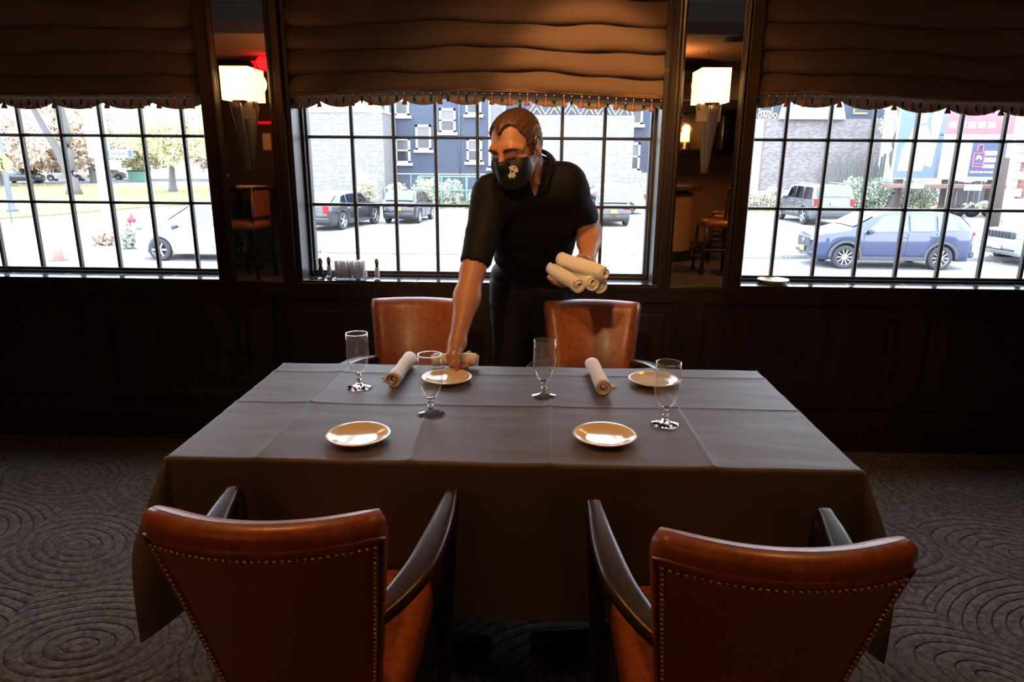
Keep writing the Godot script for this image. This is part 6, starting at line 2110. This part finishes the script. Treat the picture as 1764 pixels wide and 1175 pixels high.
# ---------------------------------------------------------------- the room behind the camera, seen in the two mirrors
func build_back_room() -> void:
	var st := mk(true)
	box(st, Vector3(-2.3, 1.37, 3.1), Vector3(5.6, 2.74, 0.2))
	struct("wall_partition", st, M.wall_dark, "dark partition wall behind the high table, seen in the left mirror", "wall")
	st = mk(true)
	box(st, Vector3(2.75, 2.50, 3.1), Vector3(4.4, 0.48, 0.2))
	struct("trim_20", st, M.wall_dark, "dark header over the bar opening, seen in the right mirror", "ceiling beam")
	# exit sign hung from the ceiling
	var t := thing("exit_sign", "red lit exit sign under the ceiling, seen in the left mirror", "exit sign", Vector3(-3.50, 2.615, 2.60))
	st = mk()
	box(st, Vector3(0, 0, 0), Vector3(0.30, 0.19, 0.05), 0.008)
	box(st, Vector3(0, 0.108, 0), Vector3(0.06, 0.034, 0.03), 0.004)
	obj("housing", st, M.black_wood, t)
	var red := glow(Color(1.0, 0.05, 0.06), 2.0)
	text_on("letters_glow", "EXIT", 0.12, 0.01, red, t, Transform3D(Basis(Vector3.UP, PI), Vector3(0, -0.01, -0.03)))
	var l := OmniLight3D.new()
	l.name = "light"; t.add_child(l)
	l.position = Vector3(0, 0.02, -0.10); l.light_color = Color(1.0, 0.04, 0.05); l.light_energy = 0.06
	l.omni_range = 10.0; l.omni_attenuation = 2.0; l.light_size = 0.08; l.shadow_enabled = true
	# red neon strip, paper notice
	t = thing("neon_strip", "thin red neon light strip on the dark wall, seen in the left mirror", "neon light", Vector3(-3.72, 1.93, 2.97))
	st = mk()
	tube(st, [Vector3(-0.24, 0, 0), Vector3(0.22, 0, 0)], [0.016], 10)
	obj("tube_glow", st, glow(Color(1.0, 0.03, 0.05), 0.8), t)
	st = mk()
	box(st, Vector3(0, 0, 0.018), Vector3(0.52, 0.05, 0.02), 0.004)
	obj("channel", st, M.black_wood, t)
	st = mk()
	box(st, Vector3(-3.72, 1.68, 2.99), Vector3(0.115, 0.22, 0.006), 0.001)
	tag(obj("paper_notice", st, mat(0.55, 0.42, 0.28, 0.8)), "small paper notice pinned on the dark wall, seen in the left mirror", "notice")
	# high table with napkins and a wine glass
	t = thing("high_table", "bar-height table with a dark top, seen in the left mirror", "table", Vector3(-3.95, 0, 2.45))
	st = mk()
	box(st, Vector3(0, 1.075, 0), Vector3(1.3, 0.03, 0.7), 0.006)
	obj("tabletop", st, M.black_wood, t)
	st = mk()
	lathe(st, [[0, 0.0], [0.26, 0.0], [0.25, 0.03], [0.05, 0.06], [0.04, 1.0], [0.16, 1.06], [0, 1.06]], 20)
	obj("pedestal", st, M.iron, t)
	for e in [[-3.66, 2.26, 0.42, "long folded white napkin on the high table, seen in the left mirror"], [-4.20, 2.20, 0.18, "short folded white napkin at the end of the high table, seen in the left mirror"]]:
		st = mk()
		box(st, Vector3(0, 0.012, 0), Vector3(e[2], 0.012, 0.14), 0.005)
		box(st, Vector3(0.005, 0.022, 0.0), Vector3(e[2] - 0.02, 0.010, 0.13), 0.005)
		var o := obj("folded_napkin", st, M.napkin)
		o.position = Vector3(e[0], 1.085, e[1])
		tag(o, e[3], "napkin", "napkins on the high table")
	t = thing("wine_glass", "empty wine glass on the high table, seen in the left mirror", "wine glass", Vector3(-4.06, 1.091, 2.42))
	st = mk()
	lathe(st, [[0, 0.0], [0.036, 0.0], [0.036, 0.002], [0.006, 0.008], [0.004, 0.02], [0.004, 0.085], [0.012, 0.095], [0.036, 0.125], [0.040, 0.145], [0.032, 0.200], [0.031, 0.200], [0.039, 0.145], [0.035, 0.127], [0.011, 0.098], [0, 0.096]], 24)
	obj("glass", st, M.glass, t)
	# stools
	var s := bar_stool()
	s.position = Vector3(-3.55, 0, 1.72); s.rotation.y = PI / 2 + 0.2
	s.set_meta("label", "tan leather stool at the high table, seen in the left mirror")
	var sp := [[Vector3(2.42, 0, 2.55), 1.5, "nearest tan leather bar stool, its whole seat seen in the right mirror"], [Vector3(2.85, 0, 3.35), 1.2, "tan leather bar stool behind the nearest one, seen in the right mirror"], [Vector3(3.05, 0, 4.20), 0.9, "farthest tan leather bar stool, only its seat and back seen in the right mirror"], [Vector3(2.9, 0, 2.30), 1.7, "bar stool at the edge of the right mirror, mostly hidden"]]
	for e in sp: dup(s, "bar_stool", e[0], e[1], e[2])
	# bar counter
	t = thing("bar_counter", "bar with a polished wood top and golden front, seen in the right mirror", "bar counter", Vector3(1.35, 0, 4.25))
	st = mk()
	var poly := PackedVector2Array()
	for i in 9:
		var a := -PI / 2 + PI / 2 * i / 8.0
		poly.append(Vector2(0.62 + 0.42 * cos(a), -0.33 + 0.42 * (1.0 + sin(a)) - 0.42))
	poly.append(Vector2(1.04, 1.3)); poly.append(Vector2(-1.2, 1.3)); poly.append(Vector2(-1.2, -0.75))
	var X := Transform3D(Basis(Vector3(1, 0, 0), Vector3(0, 0, 1), Vector3(0, -1, 0)), Vector3.ZERO)
	prism(st, poly, 1.0, Transform3D(X.basis, Vector3(0, 1.0, 0)), 0.0)
	obj("front_panel", st, M.tile_wall, t)
	st = mk()
	var big := Geometry2D.offset_polygon(poly, 0.14, Geometry2D.JOIN_ROUND)[0]
	prism(st, big, 0.07, Transform3D(X.basis, Vector3(0, 1.11, 0)), 0.02)
	obj("counter_top", st, with_color(mat(0.16, 0.075, 0.03, 0.18), noise_tex(0.02, 256, FastNoiseLite.TYPE_SIMPLEX, 81, Color(0.5, 0.5, 0.5), Color.WHITE, 5), Vector3(0.4, 0.4, 2.0)), t)
	st = mk()
	prism(st, Geometry2D.offset_polygon(poly, 0.03, Geometry2D.JOIN_MITER)[0], 0.16, Transform3D(X.basis, Vector3(0, 0.16, 0)), 0.02)
	obj("plinth", st, M.black_wood, t)
	# back bar: black framed mirror, slatted shelf, two small lamps
	t = thing("back_bar", "black framed shelving behind the bar, seen in the right mirror", "shelving", Vector3(2.6, 0, 6.1))
	st = mk()
	box(st, Vector3(0.4, 1.62, 0), Vector3(2.6, 0.10, 0.3), 0.01)
	box(st, Vector3(0.4, 2.30, 0), Vector3(2.6, 0.12, 0.3), 0.01)
	for x in [-0.88, 0.05, 0.75, 1.68]: box(st, Vector3(x, 1.95, 0), Vector3(0.12, 0.7, 0.3), 0.01)
	obj("frame", st, M.black_wood, t)
	st = mk()
	box(st, Vector3(1.1, 1.95, 0.1), Vector3(1.1, 0.62, 0.03), 0.004)
	obj("back_panel", st, M.black_wood, t)
	for i in 4:
		st = mk()
		box(st, Vector3(-0.35, 2.08 + i * 0.05, -0.05), Vector3(0.75, 0.012, 0.2), 0.003)
		obj("slat", st, M.bronze, t)
	for i in 2:
		var p: Vector3 = [Vector3(2.62, 1.67, 5.84), Vector3(2.34, 1.67, 5.80)][i]
		var b := thing("table_lamp", ["small glowing lamp on the back bar, right one of the pair in the right mirror", "small glowing lamp on the back bar, left one of the pair in the right mirror"][i], "lamp", p, 0, "small lamps on the back bar")
		st = mk()
		lathe(st, [[0, 0], [0.05, 0], [0.045, 0.015], [0.012, 0.03], [0.012, 0.14], [0, 0.14]], 14)
		obj("base", st, M.bronze, b)
		st = mk()
		lathe(st, [[0.075, 0.13], [0.070, 0.29], [0.067, 0.29], [0.072, 0.13]], 20)
		obj("lamp_shade", st, M.lamp, b)
		l = OmniLight3D.new()
		l.name = "light"; b.add_child(l)
		l.position = Vector3(0, 0.34, -0.05); l.light_color = Color(1.0, 0.7, 0.4); l.light_energy = 0.25
		l.omni_range = 10.0; l.omni_attenuation = 2.0; l.light_size = 0.05; l.shadow_enabled = true
	# big dark drum pendant with light on the ceiling above it, round speaker grille
	t = thing("drum_pendant", "large dark drum pendant below the lit ceiling, seen in the right mirror", "pendant lamp", Vector3(1.55, 2.46, 2.1))
	st = mk()
	lathe(st, [[0.0, -0.02], [0.70, -0.02], [0.74, 0.0], [0.74, 0.10], [0.72, 0.10], [0.71, 0.01], [0, 0.0]], 48)
	obj("drum", st, M.black_wood, t)
	st = mk()
	for a in 3: tube(st, [Vector3(0.5 * cos(a * 2.1), 0.0, 0.5 * sin(a * 2.1)), Vector3(0.5 * cos(a * 2.1), 0.278, 0.5 * sin(a * 2.1))], [0.006], 6)
	obj("rod", st, M.bronze, t)
	st = mk()
	lathe(st, [[0, 0.015], [0.42, 0.015], [0.42, 0.03], [0, 0.03]], 32)
	obj("bulb", st, glow(Color(1.0, 0.7, 0.4), 1.5), t)
	l = OmniLight3D.new()
	l.name = "light"; t.add_child(l)
	l.position = Vector3(0.0, 0.085, 0.0); l.light_color = Color(1.0, 0.62, 0.34); l.light_energy = 0.6
	l.omni_range = 10.0; l.omni_attenuation = 2.0; l.light_size = 0.2; l.shadow_enabled = true
	var d2: Node3D = dup(t, "drum_pendant", Vector3(-2.0, 2.12, 1.75), 0.4, "large dark drum pendant over the middle of the room, out of view")
	(d2.get_node("light") as OmniLight3D).light_energy = 2.2
	d2.set_meta("group", "drum pendants")
	t.set_meta("group", "drum pendants")
	t = thing("ceiling_speaker", "round grey ceiling speaker grille, seen in the right mirror", "speaker", Vector3(2.15, 2.738, 1.25))
	st = mk()
	lathe(st, [[0, -0.012], [0.12, -0.014], [0.15, -0.01], [0.155, 0.0]], 32)
	obj("grille", st, M.steel_grey, t)
	st = mk()
	for q in [0.04, 0.08, 0.12]: lathe(st, [[q - 0.008, -0.013], [q - 0.004, -0.018], [q + 0.004, -0.018], [q + 0.008, -0.013]], 32)
	obj("ring", st, M.car_dark, t)

func bar_stool() -> Node3D:
	var t := thing("bar_stool", "tan leather bar stool", "bar stool", Vector3.ZERO, 0, "leather stools seen in the mirrors")
	var st := mk()
	var rows := []
	for e in [[0.20, 0.62], [0.218, 0.63], [0.222, 0.66], [0.216, 0.695], [0.18, 0.712], [0.08, 0.72]]:
		var r := PackedVector3Array()
		for i in 28:
			var a := TAU * i / 28
			r.append(Vector3(e[0] * signf(cos(a)) * pow(absf(cos(a)), 0.4), e[1], e[0] * signf(sin(a)) * pow(absf(sin(a)), 0.4)))
		rows.append(r)
	grid(st, rows, true, true, true)
	obj("seat", st, M.leather, t)
	for sx in [-1, 1]:
		for sz in [-1, 1]:
			st = mk()
			var top := 1.12 if sz > 0 else 0.63
			tube(st, [Vector3(sx * 0.20, 0, sz * 0.21), Vector3(sx * 0.18, 0.63, sz * 0.18), Vector3(sx * 0.18, top, sz * (0.18 + 0.06 * (top - 0.63)))], [0.020, 0.019, 0.015], 8, Vector3.UP, 0.6)
			obj("leg", st, M.black_wood, t)
	for e in [[0.22, 0, 1], [0.32, 1, 0], [0.32, -1, 0], [0.40, 0, -1]]:
		st = mk()
		if e[1] == 0: box(st, Vector3(0, e[0], e[2] * 0.195), Vector3(0.37, 0.03, 0.02), 0.004)
		else: box(st, Vector3(e[1] * 0.19, e[0], 0), Vector3(0.02, 0.03, 0.37), 0.004)
		obj("stretcher", st, M.black_wood, t)
	st = mk()
	box(st, Vector3(0, 0.92, 0.205), Vector3(0.33, 0.32, 0.035), 0.012, Basis(Vector3.RIGHT, 0.06))
	obj("backrest", st, M.leather, t)
	st = mk()
	box(st, Vector3(0, 1.10, 0.218), Vector3(0.38, 0.05, 0.03), 0.01)
	obj("top_rail", st, M.black_wood, t)
	return t

# ---------------------------------------------------------------- things standing on the middle window sill
func build_sill_things() -> void:
	var prof := [[0, 0.0], [0.0170, 0.0], [0.0175, 0.004], [0.0150, 0.012], [0.0105, 0.070], [0.0095, 0.084], [0, 0.084]]
	for i in 3:
		var p: Vector3 = [Vector3(-1.083, 0.861, -3.425), Vector3(-1.052, 0.861, -3.465), Vector3(-0.795, 0.861, -3.425)][i]
		var t := thing(["pepper_shaker", "salt_shaker", "salt_shaker"][i], ["slim glass pepper shaker at the left end of the middle window sill", "slim glass salt shaker right behind the pepper shaker on the sill", "slim glass salt shaker right of the clear caddy on the sill"][i], "shaker", p, 0, "salt and pepper shakers on the sill")
		var st := mk()
		lathe(st, prof, 20)
		lathe(st, [[0, 0.005], [0.0080, 0.079], [0.0088, 0.070], [0.0132, 0.014], [0.0140, 0.006], [0, 0.005]], 20)
		obj("glass", st, M.glass, t)
		st = mk()
		lathe(st, [[0, 0.006], [0.0136, 0.006], [0.0128, 0.014], [0.0092, 0.060], [0, 0.062]], 20)
		obj("filling", st, M.pepper if i == 0 else M.salt, t)
		st = mk()
		lathe(st, [[0.0108, 0.080], [0.0112, 0.084], [0.0100, 0.094], [0.0085, 0.101], [0.004, 0.106], [0, 0.107]], 16)
		obj("cap", st, M.bronze, t)
	# clear acrylic caddy with sachets
	var c := thing("sachet_caddy", "clear caddy holding white sachets on the sill of the middle window", "caddy", Vector3(-0.935, 0.861, -3.445))
	var st := mk()
	for e in [[Vector3(0, 0.003, 0), Vector3(0.165, 0.006, 0.075)], [Vector3(0, 0.05, 0.036), Vector3(0.165, 0.09, 0.004)], [Vector3(0, 0.05, -0.036), Vector3(0.165, 0.09, 0.004)], [Vector3(-0.081, 0.05, 0), Vector3(0.004, 0.09, 0.07)], [Vector3(0.081, 0.05, 0), Vector3(0.004, 0.09, 0.07)], [Vector3(0, 0.045, 0), Vector3(0.004, 0.08, 0.068)]]:
		box(st, e[0], e[1], 0.001)
	obj("holder", st, M.glass, c)
	for i in 12:
		st = mk()
		box(st, Vector3(-0.068 + i * 0.0124 + (0.003 if i > 5 else -0.003), 0.050, 0), Vector3(0.006, 0.085 + 0.006 * sin(i * 3.0), 0.058), 0.002, Basis(Vector3.BACK, 0.05 * sin(i * 2.0)))
		var o := obj("sachet", st, M.salt)
		o.position = c.position
		tag(o, "white paper sachet, %s from the left in the clear caddy on the window sill" % ["first", "second", "third", "fourth", "fifth", "sixth", "seventh", "eighth", "ninth", "tenth", "eleventh", "last"][i], "sachet", "sachets in the clear caddy")
